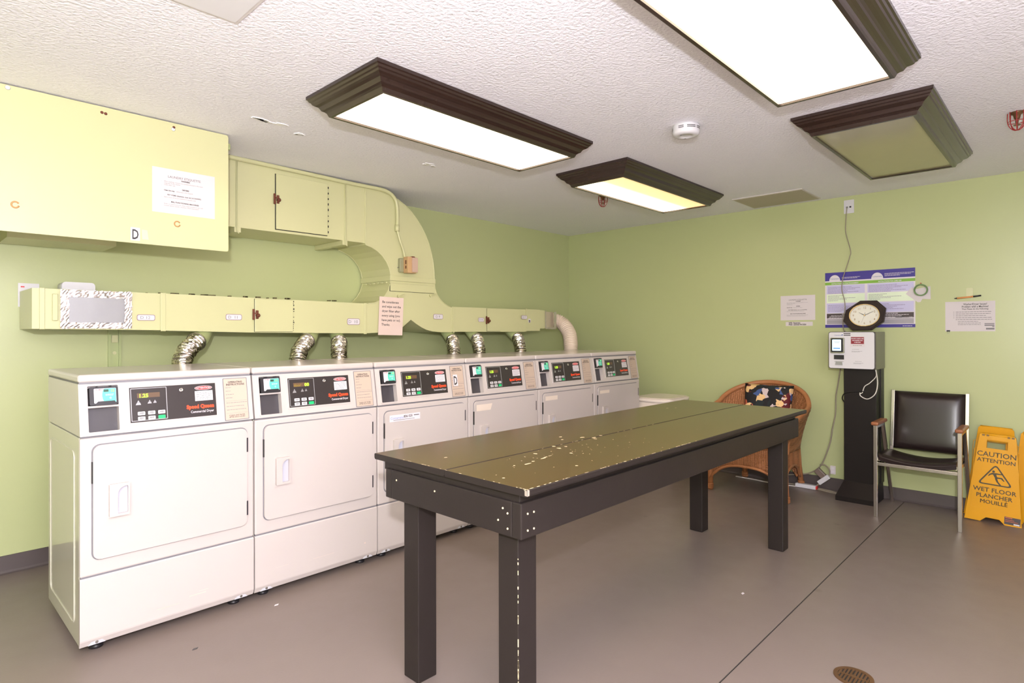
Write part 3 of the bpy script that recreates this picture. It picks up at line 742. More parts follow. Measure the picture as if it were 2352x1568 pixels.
# taped note
t = empty('paper_note', (-2.675, DF-.014, 1.40), 'pinkish paper note taped to the duct asking to wipe out the dryer filter', 'note')
pn = Plane((0, 0, 0), (1, 0, -.02), (.045, 0, 1))
pn.rect('sheet', -.108, -.142, .108, .142, 0, .0008, paperp, t)
pn.text('lettering', 'Be considerate\nand wipe out the\ndryer filter after\nevery using (you\nhave pets or no).\nThanks.', -.083, .096, .0245, .0014, inkm, t, 'LEFT', .0003, 1.0, 1.37)

# conduit and controller
cd = [(-3.95, -.415, 2.345), (-3.36, -.415, 2.338), (-3.03, -.415, 2.333), (-2.80, -.418, 2.333), (-2.72, -.418, 2.328), (-2.66, -.418, 2.302), (-2.626, -.418, 2.25), (-2.618, -.418, 2.15), (-2.622, -.418, 2.05)]
t = empty('conduit_run', (-2.62, -.418, 2.04), 'painted conduit along the ceiling edge of the upper duct, bending down', 'conduit')
o = Vector((-2.62, -.418, 2.04))
MB().tube([p - o for p in smoothpath(cd, 5)], .0135, 12).build('pipe', ductm, t)
MB().tube([p - o for p in smoothpath([(-2.622, -.418, 2.06), (-2.610, -.42, 2.01), (-2.588, -.42, 1.95), (-2.566, -.42, 1.90), (-2.560, -.43, 1.845)], 5)], .008, 10).build('cable_tail', ductm, t)
MB().lathe([(.017, 0), (.017, .05)], (-.001, 0, .0), 14).build('coupling', ductm, t)
t = empty('duct_controller', (-2.535, DF-.002, 1.79), 'small beige and brown electric controller box on the duct elbow', 'controller')
MB().box((-.070, -.030, -.055), (.02, 0, .050), .006).build('junction_box', mat('box_grey_green', rgb(150, 150, 118), .4), t)
MB().box((-.040, -.085, -.062), (.040, -.030, .060), .002).build('housing', beige, t)
MB().box((-.004, -.098, -.056), (.046, -.085, .054), .002).build('cover', pinkg, t)
MB().box((-.002, -.090, .055), (.022, -.06, .064), .001).build('tab', rust, t)
MB().box((-.0405, -.068, .004), (-.0395, -.055, .034)).build('slot', rust, t); MB().box((-.0405, -.068, -.03), (-.0395, -.055, -.008)).build('slot', rust, t)
MB().tube([(-.07, -.012, -.02), (-.082, -.012, -.022)], .004, 8).build('knob', steel, t)

# ================================================================== HOOD PANEL
HX0, HX1, HZ0, HZ1, HY = -5.45, -3.996, 1.718, 2.350, -.790
t = empty('duct_hood', ((HX0+HX1)/2, HY, HZ0), 'large pale green sheet metal hood panel at the ceiling, upper left, with paper notice', 'hood')
o = Vector(((HX0+HX1)/2, HY, HZ0))
MB().prism(rrect(HX0-o.x, 0, HX1-o.x, HZ1-HZ0, .012, 4), lambda p: (p[0], 0, p[1]), lambda p: (p[0], .012, p[1])).build('front_panel', ductm, t)
MB().box((HX0-o.x, .012, .02), (HX0-o.x+.012, .60, HZ1-HZ0)).build('side_panel', ductm, t)
MB().box((HX0-o.x+.01, .012, HZ1-HZ0-.03), (HX1-o.x-.03, .40, HZ1-HZ0-.012)).build('top_shelf', ductm, t)
MB().box((HX1-o.x-.02, .10, HZ1-HZ0-.045), (HX1-o.x+.05, .16, HZ1-HZ0-.012), .002).build('hanger_bracket', ductm2, t)
for x, z, m_, nm in ((-4.918, 2.338, plastw, 'screw'), (-4.268, 2.318, plastw, 'screw'), (-4.575, 2.322, rust, 'rust_spot'), (-4.560, 2.320, rust, 'rust_spot'), (-4.265, 2.328, rust, 'rust_spot')):
    MB().lathe([(.010 if nm == 'screw' else .007, 0), (.008 if nm == 'screw' else .006, -.003)], (x-o.x, 0, z-o.z), 14, 'y').build(nm, m_, t)
for x, z in ((-4.893, 1.836), (-4.250, 1.836)):
    MB().tube([(x-o.x+.013*math.cos(a), -.0005, z-o.z+.013*math.sin(a)) for a in [2*PI*k/16+.5 for k in range(15)]], .0035, 6).build('glue_ring', mat('old_glue', rgb(190, 146, 96), .6), t)
hp = Plane((0, HY-.001, 0), (1, 0, 0), (0, 0, 1))
t = empty('paper_notice', hp.at(-4.216, 1.998, 0), 'white laundry etiquette notice on the hood panel at upper left', 'notice', 'laundry etiquette notices')
p2 = Plane((0, 0, 0), (1, 0, 0), (0, 0, 1))
def etiquette(p2, t, w, h, fine=True):
    p2.rect('sheet', -w/2, -h/2, w/2, h/2, 0, .0008, paper, t)
    s = h/.232
    T = lambda body, x, z, size, al='LEFT', b_=0.0, m_=greym: p2.text('lettering', body, x*s, z*s, size*s, .0012, m_, t, al, b_*s, .97)
    T('LAUNDRY ETIQUETTE', 0.0, .070, .0165, 'CENTER', .0002)
    T('WASHERS', .005, .058, .0098, 'CENTER', .0004, inkm)
    T('After washing, remove any articles located in the inner\nring/seal of the washer.\nClean after use.', -.098, .046, .0088)
    T('DRYERS', .005, .012, .0098, 'CENTER', .0004, inkm)
    T('Clean lint trap', -.098, 0.000, .0088, 'LEFT', .0003, inkm); T('otherwise a fire hazard.', -.040, 0.000, .0088)
    T('PET ITEMS (blankets, toys etc) & DIAPERS', .0, -.023, .0098, 'CENTER', .0002, inkm)
    T('Items must all be pre-washed in laundry sink.', -.098, -.035, .0088)
    T('MAL FUNCTIONING MACHINES', 0.003, -.058, .0098, 'CENTER', .0003, inkm)
    T('Refer to instructions & sticky notes posted on the wall\nlocated above laundry machine. Most important!!', -.098, -.070, .0088)
    for z in (.046, .024, .0, -.035, -.070): T('-', -.112, z, .01)
etiquette(p2, t, .298, .226)
sticker('letter_sticker', hp, -4.438, 1.762, .040, .064, 'white letter D sticker near the bottom edge of the hood panel', 'D', .068, 0, .0012, sx=.6)
t = empty('tape_square', hp.at(-4.394, 1.762), 'small pink tape square just right of the D sticker on the hood', 'tape')
p2.slab('tape', [(-.016, .026), (.008, .024), (.014, -.022), (-.014, -.022)], 0, .0005, pinkt, t)

# ================================================================== WALL ITEMS BEHIND THE DRYERS
t = empty('wall_strut', (-4.348, 0, 0.6), 'painted vertical metal strut on the wall behind the leftmost dryer', 'strut')
MB().prism([(-.033, 0), (-.033, -.020), (-.020, -.020), (-.020, -.006), (.020, -.006), (.020, -.020), (.033, -.020), (.033, 0)], lambda p: (p[0], p[1], 0), lambda p: (p[0], p[1], .70)).build('channel', ductm2, t)
MB().box((-.016, -.016, .62), (.016, -.008, .665), .002).build('clip', ductm, t)
MB().lathe([(.010, 0), (.010, -.004)], (0, -.006, .56), 12, 'y').build('bolt', ductm, t)
t = empty('wall_notice', (-4.745, -.001, 1.47), 'white wall plate with red print behind the left end of the duct', 'sign')
p2.rect('plate', -.045, -.05, .045, .078, 0, .006, plastw, t)
p2.flats('red_print', [(-.034, .055, -.018, .062), (-.034, -.03, -.020, .03)], .0065, redm, t)
t = empty('white_box', (-4.56, -.16, 1.500), 'white rounded plastic box lying on top of the duct above the foil patch', 'box')
MB().prism(rrect(-.074, 0, .074, .052, .018), lambda p: (p[0], -.06, p[1]), lambda p: (p[0], .06, p[1]), True).build('shell', plastw, t)

# ================================================================== CEILING FITTINGS
t = empty('smoke_detector', (-2.395, -2.655, H), 'round white smoke detector on the ceiling between the lights', 'smoke detector')
MB().lathe([(.066, 0), (.068, -.006), (.069, -.036), (.066, -.046), (.058, -.054), (.03, -.056), (.028, -.053), (.012, -.053)], (0, 0, 0), 40).build('housing', plastw, t)
for z in (-.016, -.024):
    for a0, a1 in ((3.05, 3.45), (3.70, 4.35), (4.50, 5.0), (5.4, 6.0), (.6, 1.2), (1.8, 2.4)):
        mb = MB(); n = 6
        r_ = .0697
        for i in range(n):
            a, b_ = a0+(a1-a0)*i/n, a0+(a1-a0)*(i+1)/n
            mb.poly([(r_*math.cos(a), r_*math.sin(a), z), (r_*math.cos(b_), r_*math.sin(b_), z), (r_*math.cos(b_), r_*math.sin(b_), z-.0035), (r_*math.cos(a), r_*math.sin(a), z-.0035)])
        mb.build('vent_slot', darkgap, t, recalc=False)
for x, y in ((.03, .02), (-.035, .01)): MB().lathe([(.006, -.0555), (.004, -.0565)], (x, y, 0), 10).build('indicator', greym, t)

def sprinkler(x, y, label, s=1.0, rz=0):
    t = empty('caged_sprinkler', (x, y, H), label, 'sprinkler', 'caged sprinkler heads', rz)
    MB().lathe([(.030, 0), (.028, -.006), (.016, -.012), (.012, -.03), (.009, -.034)], (0, 0, 0), 18).build('base', brass, t)
    mb = MB(); mb.tube([(-.010, 0, -.030), (-.012, 0, -.045), (-.003, 0, -.062)], .0022, 6); mb.tube([(.010, 0, -.030), (.012, 0, -.045), (.003, 0, -.062)], .0022, 6); mb.lathe([(.015, -.062), (.015, -.064)], (0, 0, 0), 12)
    mb.build('sprinkler_head', brass, t)
    for k in range(4):
        a = PI/4*k + .3; c_, s_ = math.cos(a), math.sin(a)
        pts = [(c_*r, s_*r, z) for r, z in ((-.036, 0), (-.037, -.035), (-.032, -.06), (-.018, -.082), (0, -.088), (.018, -.082), (.032, -.06), (.037, -.035), (.036, 0))]
        MB().tube(smoothpath(pts, 3), .0020, 6).build('cage_wire', redcage, t)
    MB().tube([(.036*math.cos(2*PI*k/20), .036*math.sin(2*PI*k/20), -.046) for k in range(20)], .0018, 6, closed=True).build('cage_ring', redcage, t)
sprinkler(-1.373, -1.420, 'red caged sprinkler peeking out below the half lit ceiling light')
sprinkler(-1.439, -3.925, 'red caged sprinkler with brown base at the right edge of the photo', rz=.5)
def hatch(x0, y0, x1, y1, m, label):
    t = empty('ceiling_hatch', ((x0+x1)/2, (y0+y1)/2, H), label, 'hatch', 'flat ceiling hatches'); hx, hy = (x1-x0)/2, (y1-y0)/2
    MB().box((-hx, -hy, -.006), (hx, hy, 0), .001).build('frame', mat('hatch_rim', rgb(214, 208, 204), .5), t)
    MB().box((-hx+.012, -hy+.012, -.009), (hx-.012, hy-.012, -.006)).build('panel', m, t)
hatch(-.535, -2.64, -.085, -2.10, hatchm, 'beige flat ceiling hatch near the right wall, above the poster')
hatch(-4.96, -2.54, -4.438, -2.02, ventm, 'light grey ceiling hatch cut off at the top left of the photo')

# ================================================================== TABLE
TX0, TX1, TY0, TY1, TZ = -4.005, -1.560, -2.985, -2.205, .820
t = empty('work_table', ((TX0+TX1)/2, (TY0+TY1)/2, 0), 'long charcoal painted wooden folding table with chipped top in the middle of the room', 'table')
o = Vector(((TX0+TX1)/2, (TY0+TY1)/2, 0)); hx, hy = (TX1-TX0)/2, (TY1-TY0)/2
ym = -.02
def board(y0, y1):
    prof = [(y0, TZ-.016), (y0+.004, TZ-.022), (y1-.004, TZ-.022), (y1, TZ-.016), (y1, TZ-.003), (y1-.004, TZ), (y0+.004, TZ), (y0, TZ-.003)]
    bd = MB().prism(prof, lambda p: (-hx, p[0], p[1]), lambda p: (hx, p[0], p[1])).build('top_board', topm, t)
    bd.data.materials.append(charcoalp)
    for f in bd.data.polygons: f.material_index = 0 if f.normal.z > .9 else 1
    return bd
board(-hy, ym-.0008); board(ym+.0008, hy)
# sub-top rail under the boards and aprons
MB().box((-hx+.022, -hy+.05, TZ-.058), (hx-.045, hy-.035, TZ-.022), .002).build('sub_frame', charcoalp, t)
ax0, ax1, ay0, ay1 = -hx+.012, hx-.030, -hy+.035, hy-.055
az0, az1 = TZ-.158, TZ-.050
MB().box((ax0, ay0, az0), (ax1, ay0+.038, az1), .004).build('long_apron', charcoalp, t)
MB().box((ax0, ay1-.038, az0), (ax1, ay1, az1), .004).build('long_apron', charcoalp, t)
MB().box((ax0, ay0+.039, az0), (ax0+.038, ay1-.039, az1), .004).build('end_apron', charcoalp, t)
MB().box((ax1-.038, ay0+.039, az0), (ax1, ay1-.039, az1), .004).build('end_apron', charcoalp, t)
for lx in (-3.951, -1.700):
    for ly in (-2.898, -2.402):
        lx_, ly_ = lx-o.x, ly-o.y
        lg = MB().box((lx_, ly_, 0), (lx_+.086, ly_+.086, TZ-.058), .004).build('leg', charcoalp, t)
        if lx < -3 and ly < -2.5:
            ch = MB()
            for k in range(34):
                z = random.uniform(.02, .60); h_ = random.uniform(.003, .016)*(1.6 if z < .45 else .7); w_ = random.uniform(.0008, .0024)
                ch.box((lx_-.0004, ly_-.0004, z), (lx_+w_, ly_+w_, z+h_))
            o2 = ch.build('paint_chips', chipm, lg); o2['kind'] = 'stuff'
        elif lx < -3:
            ch = MB()
            for z, w_ in ((.545, .012), (.552, .006)): ch.box((lx_+.001-.0008, ly_+.04, z), (lx_+.002, ly_+.04+w_, z+.008))
            ch.build('paint_chips', chipm, lg)['kind'] = 'stuff'
# bolts at the corner
for (x, z) in ((.028, -.03), (.056, -.03), (.028, .02), (.056, .02)):
    MB().lathe([(.0035, 0), (.003, -.002)], (ax0+x, ay0, (az0+az1)/2+z), 8, 'y').build('screw', chipm, t)
for (y, z) in ((.055, -.03), (.095, -.012), (.055, .016), (.075, .028), (.40, .02), (.62, .02)):
    MB().lathe([(.0035, 0), (.003, -.002)], (ax0, ay0+y, (az0+az1)/2+z), 8, 'x').build('screw', chipm, t)
ch = MB(); rnd = random.Random(5)
def chip(x, y, w, h, z=TZ+.0004):
    n = 6; cs_ = [(x + w/2*rnd.uniform(.6, 1.1)*math.cos(2*PI*i/n), y + h/2*rnd.uniform(.6, 1.1)*math.sin(2*PI*i/n), z) for i in range(n)]
    ch.poly(cs_)
for x, y, w, h in ((-3.749, -2.756, .045, .010), (-3.705, -2.742, .018, .014), (-3.641, -2.735, .03, .010), (-3.62, -2.728, .03, .008), (-3.59, -2.725, .03, .006), (-3.60, -2.66, .016, .02), (-3.457, -2.657, .018, .02), (-3.44, -2.62, .02, .018),
    (-3.41, -2.655, .014, .016), (-3.498, -2.751, .016, .016), (-3.252, -2.503, .02, .012), (-3.20, -2.58, .03, .016), (-3.17, -2.62, .03, .016), (-3.19, -2.64, .014, .02), (-3.30, -2.55, .016, .01), (-3.872, -2.465, .018, .010), (-3.80, -2.74, .01, .01),
    (-3.949, -2.834, .012, .012), (-3.106, -2.611, .02, .02), (-3.655, -2.897, .012, .012), (-2.05, -2.35, .03, .008), (-2.0, -2.38, .02, .006)):
    chip(x-o.x, y-o.y, w*1.05, h*1.1)
for k in range(55):
    x = rnd.gauss(-3.45, .28); y = rnd.gauss(-2.75, .10)
    if TX0+.02 < x < TX1-.02 and TY0+.02 < y < TY1-.02: chip(x-o.x, y-o.y, rnd.uniform(.003, .008), rnd.uniform(.003, .007))
for k in range(40):
    x = -hx + .45*k/40*2.4*rnd.uniform(.9, 1.1)
    if x < hx: chip(x, -hy+.004, rnd.uniform(.006, .03), .006)
for k in range(16): chip(-hx+.003, -hy + rnd.random()*.6, .005, rnd.uniform(.006, .022))
for k in range(14): chip(-hx+.35+rnd.random()*1.0, ym, rnd.uniform(.01, .03), .004)
o2 = ch.build('paint_chips', chipm, t, recalc=False); o2['kind'] = 'stuff'
MB().box((-hx-.0006, -hy-.0006, TZ-.020), (-hx+.012, -hy+.012, TZ-.001), .003).build('worn_corner', mat('worn_grey', rgb(150, 140, 128), .5), t)

# ================================================================== WICKER CHAIR
wc = empty('wicker_chair', (-.35, -2.255, 0), 'round-backed brown wicker armchair against the right wall behind the table', 'chair')
# local: front -x
def rim(s):     # s -1..1 ; 0 = back centre
    a = s*PI/2*1.12
    x = .275*math.cos(a)**1 if abs(a) < PI/2 else .275*math.cos(a)*1.6
    y = .365*math.sin(a) if abs(a) < PI/2 else .365*(1 if s > 0 else -1)*(1-.1*(abs(a)-PI/2))
    xx = -.02 + x*1.05
    if abs(s) > .80: xx -= (abs(s)-.80)*1.6
    z = .600 + .250*max(0, math.cos(min(abs(s)/.95, 1)*PI/2))**0.8
    return Vector((xx, y, z))
def seatedge(s):
    a = s*PI/2*1.12
    x = .215*math.cos(a) if abs(a) < PI/2 else .215*math.cos(a)*1.6
    if abs(s) > .80: x -= (abs(s)-.80)*1.5
    return Vector((-.02+x, .285*math.sin(max(-PI/2, min(PI/2, a))), .36))
NS, NT = 60, 18
mb = MB(); grid = []
for i in range(NS+1):
    s = -1 + 2*i/NS; col = []
    a, b_ = seatedge(s), rim(s)
    for j in range(NT+1):
        t_ = j/NT
        p = a.lerp(b_, t_); bul = (t_**1.6 - t_)
        p2_ = Vector((a.x + (b_.x-a.x)*(t_+bul*.8), a.y + (b_.y-a.y)*(t_+bul*.8), p.z))
        outw = (Vector((p2_.x+.1, p2_.y, 0))).normalized()
        p2_ += outw * (.0022*(1 if (i+j) % 2 else -1))
        col.append(mb.bm.verts.new(p2_))
    grid.append(col)
for i in range(NS):
    for j in range(NT):
        f = mb.bm.faces.new([grid[i][j], grid[i+1][j], grid[i+1][j+1], grid[i][j+1]]); f.smooth = True
sh = mb.build('back_shell', wickm, wc)
md = sh.modifiers.new('thick', 'SOLIDIFY'); md.thickness = .018; md.offset = -1
MB().tube([rim(-1 + 2*i/48) for i in range(49)], .019, 12).build('rolled_rim', rattan, wc)
# arms: rolled pads flowing from the rim forward and down
for sg in (-1, 1):
    e = rim(sg); fpt = [e, e + Vector((-.03, 0, -.02)), Vector((-.285, sg*.305, .50)), Vector((-.295, sg*.30, .42)), Vector((-.30, sg*.297, .36))]
    MB().tube(smoothpath(fpt, 4), [.019, .020, .021, .022, .023, .024, .025, .026, .026, .026, .026, .026, .026, .026, .026, .026, .026], 12).build('arm_post', rattan, wc)
# seat ring and apron with an arched lower edge
def ribbed(f, nu, nv, ribs, amp):
    mb = MB(); g = []
    for i in range(nu+1):
        col = []
        for j in range(nv+1):
            p, n_ = f(i/nu, j/nv); col.append(mb.bm.verts.new(p + n_*amp*math.sin(ribs*2*PI*i/nu)))
        g.append(col)
    for i in range(nu):
        for j in range(nv):
            ff = mb.bm.faces.new([g[i][j], g[i+1][j], g[i+1][j+1], g[i][j+1]]); ff.smooth = True
    return mb
arch = lambda u: .225 - .125*abs(2*u-1)**3.0
def fr(u, v): z0 = arch(u); return Vector((-.315, -.285 + .57*u, z0 + (.37-z0)*v)), Vector((-1, 0, 0))
def bk_(u, v): z0 = arch(u); return Vector((.20, -.22 + .44*u, z0 + (.37-z0)*v)), Vector((1, 0, 0))
def sd(sg): return lambda u, v: (Vector((-.310 + .52*u, sg*(.285 - .05*u), arch(u) + (.37-arch(u))*v)), Vector((0, sg, 0)))
for f_, nm in ((fr, 'seat_apron'), (sd(-1), 'seat_apron'), (sd(1), 'seat_apron'), (bk_, 'seat_apron')):
    a_ = ribbed(f_, 120, 5, 20, .0030).build(nm, wickm, wc)
    m2 = a_.modifiers.new('thick', 'SOLIDIFY'); m2.thickness = .010; m2.offset = -1
    MB().tube([f_(i/20, 0)[0] for i in range(21)], .011, 8).build('apron_trim', rattan, wc)
MB().prism([(-.318, -.285), (-.318, .285), (.10, .25), (.19, .19), (.19, -.19), (.10, -.25)], lambda p: (p[0], p[1], .345), lambda p: (p[0], p[1], .372)).build('seat', wickm, wc)
for (x0, y0, x1, y1) in ((-.300, -.285, -.312, -.310), (-.300, .285, -.305, .290), (.20, -.215, .290, -.225), (.20, .215, .285, .245)):
    lg = MB().tube([(x0, y0, .37), ((x0*.6+x1*.4), (y0*.6+y1*.4), .18), (x1, y1, 0)], [.026, .023, .021], 12).build('leg', rattan, wc)
    wr = MB()
    for k in range(4):
        z = .015 + k*.011; f_ = z/.18; px = x1 + ((x0*.6+x1*.4)-x1)*f_; py = y1 + ((y0*.6+y1*.4)-y1)*f_
        wr.tube([(px+.0225*math.cos(2*PI*i/14), py+.0225*math.sin(2*PI*i/14), z) for i in range(14)], .005, 6, closed=True)
    wr.build('binding', rattan, lg)
def cushion(name, loc, sx, sy, sz, rot, label):
    mb = MB(); n = 14; g = {}
    for side in (1, -1):
        for i in range(n+1):
            for j in range(n+1):
                u = -1+2*i/n; v = -1+2*j/n
                if (i in (0, n) or j in (0, n)) and side == -1: g[(side, i, j)] = g[(1, i, j)]; continue
                h_ = ((1-u**4)*(1-v**4))**.45
                pin = 1-.05*(1-abs(u*v))*(abs(u)**6+abs(v)**6)
                g[(side, i, j)] = mb.bm.verts.new((u*sx/2*pin, v*sy/2*pin, side*sz/2*h_))
    for side in (1, -1):
        for i in range(n):
            for j in range(n):
                f = mb.bm.faces.new([g[(side, i, j)], g[(side, i+1, j)], g[(side, i+1, j+1)], g[(side, i, j+1)]]); f.smooth = True
    ob = mb.build(name, fabricm); ob.location = loc; ob.rotation_euler = rot
    return tag(ob, label, 'cushion')
cushion('back_cushion', (-.225, -2.262, .650), .40, .385, .10, (PI/2, 0.02, PI/2), 'dark abstract print cushion upright against the wicker chair back').rotation_euler = (PI/2-.0, 0, -PI/2)
bpy.data.objects['back_cushion'].rotation_euler = (PI/2 - .22, 0, -PI/2)
cushion('seat_cushion', (-.400, -2.255, .412), .46, .46, .075, (0, 0, 0), 'dark printed seat cushion lying on the wicker chair seat')

# ================================================================== ARMCHAIR
ac = empty('vinyl_armchair', (-.32, -3.358, 0), 'square metal armchair with black vinyl seat, back and wooden armrests', 'chair')
y0_, y1_ = -.234, .234
for sg, yy in ((-1, y0_), (1, y1_)):
    MB().bar((-.250, yy, 0), (-.250, yy, .632), .024, .024, (1, 0, 0), .003).build('front_leg', chrome, ac)
    MB().bar((-.045, yy, .628), (.262, yy, 0), .024, .022, (0, 1, 0), .003).build('rear_leg', chrome, ac)
    MB().bar((-.250, yy, .622), (-.035, yy, .622), .022, .020, (0, 0, 1), .002).build('arm_rail', chrome, ac)
    MB().box((-.282, yy-.023, .632), (-.005, yy+.023, .656), .009, 3).build('armrest', woodarm, ac)
    MB().bar((-.250, yy*.93, .400), (.150, yy*.93, .372), .02, .022, (0, 0, 1), .002).build('seat_rail', chrome, ac)
    MB().bar((.150, yy*.93, .375), (.185, yy*.95, .43), .022, .022, (0, 1, 0), .002).build('back_upright', chrome, ac)
    MB().bar((.185, yy*.95, .425), (.245, yy*.95, .842), .024, .022, (0, 1, 0), .002).build('back_upright', chrome, ac)
MB().bar((-.250, y0_, .368), (-.250, y1_, .368), .022, .022, (0, 0, 1), .002).build('crossbar', chrome, ac)
MB().bar((.10, y0_*.9, .372), (.10, y1_*.9, .372), .022, .022, (0, 0, 1), .002).build('crossbar', chrome, ac)
mb = MB(); n = 16; gt = []; gb = []
for i in range(n+1):
    u = i/n; rt = []; rb_ = []
    for j in range(n+1):
        v = -1 + 2*j/n
        x = -.262 + .43*u; z = .440 - .030*u - .030*(1-v*v) + .010*math.sin(u*PI) - (.018 if u == 0 else 0)
        rt.append(mb.bm.verts.new((x, v*.218, z))); rb_.append(mb.bm.verts.new((x+.004, v*.218, z-.026)))
    gt.append(rt); gb.append(rb_)
for i in range(n):
    for j in range(n):
        for g_ in (gt, gb):
            f = mb.bm.faces.new([g_[i][j], g_[i+1][j], g_[i+1][j+1], g_[i][j+1]]); f.smooth = True
for i in range(n):
    mb.bm.faces.new([gt[i][0], gt[i+1][0], gb[i+1][0], gb[i][0]]); mb.bm.faces.new([gt[i][n], gt[i+1][n], gb[i+1][n], gb[i][n]])
    mb.bm.faces.new([gt[0][i], gt[0][i+1], gb[0][i+1], gb[0][i]]); mb.bm.faces.new([gt[n][i], gt[n][i+1], gb[n][i+1], gb[n][i]])
mb.build('seat', vinylb, ac)
mb = MB(); g = {}
for side in (0, 1):
    for i in range(n+1):
        for j in range(n+1):
            u = -1+2*i/n; v = j/n; xb = .178 + .064*v
            bulge = ((1-u**6)*(1-(2*v-1)**6))**.5
            x = xb + (.014 if side else -.004 - .028*bulge)
            g[(side, i, j)] = mb.bm.verts.new((x, u*.212, .420 + .416*v))
for side in (0, 1):
    for i in range(n):
        for j in range(n):
            f = mb.bm.faces.new([g[(side, i, j)], g[(side, i+1, j)], g[(side, i+1, j+1)], g[(side, i, j+1)]]); f.smooth = True
for i in range(n):
    for a, b_ in ((0, 0), (n, n)):
        mb.bm.faces.new([g[(0, i, a)], g[(0, i+1, a)], g[(1, i+1, a)], g[(1, i, a)]]); mb.bm.faces.new([g[(0, a, i)], g[(0, a, i+1)], g[(1, a, i+1)], g[(1, a, i)]])
mb.build('backrest', vinylb, ac)

# ================================================================== WET FLOOR SIGNS
def sign_panel_pts(w0, w1, h):
    return [(-w0/2, 0), (-w0/2+.085, 0), (-w0/2+.115, .030), (w0/2-.115, .030), (w0/2-.085, 0), (w0/2, 0), (w1/2, h-.01), (w1/2-.01, h), (-w1/2+.01, h), (-w1/2, h-.01)]
def sign_panel(name, pl, w0, w1, h, th, parent, hc=.0665, hh=.0275):
    # panel with a hand hole near the top
    outer_ = sign_panel_pts(w0, w1, h)
    mb = MB()
    hole = rrect(-.055, h-.085, .055, h-.048, .014, 3)
    lo = [p for p in outer_]
    yb, yt = h-hc-hh, h-hc+hh
    f_ = lambda z: w0/2 + (w1/2-w0/2)*z/h
    mb.prism(lo[:6] + [(f_(yb), yb), (-f_(yb), yb)], pl.f(0), pl.f(th))
    mb.prism([(-f_(yb), yb), (-.055, yb), (-.055, yt), (-f_(yt), yt)], pl.f(0), pl.f(th))
    mb.prism([(.055, yb), (f_(yb), yb), (f_(yt), yt), (.055, yt)], pl.f(0), pl.f(th))
    mb.prism([(-f_(yt), yt), (f_(yt), yt), (w1/2, h-.01), (w1/2-.01, h), (-w1/2+.01, h), (-w1/2, h-.01)], pl.f(0), pl.f(th))
    return mb.build(name, yellowp, parent)
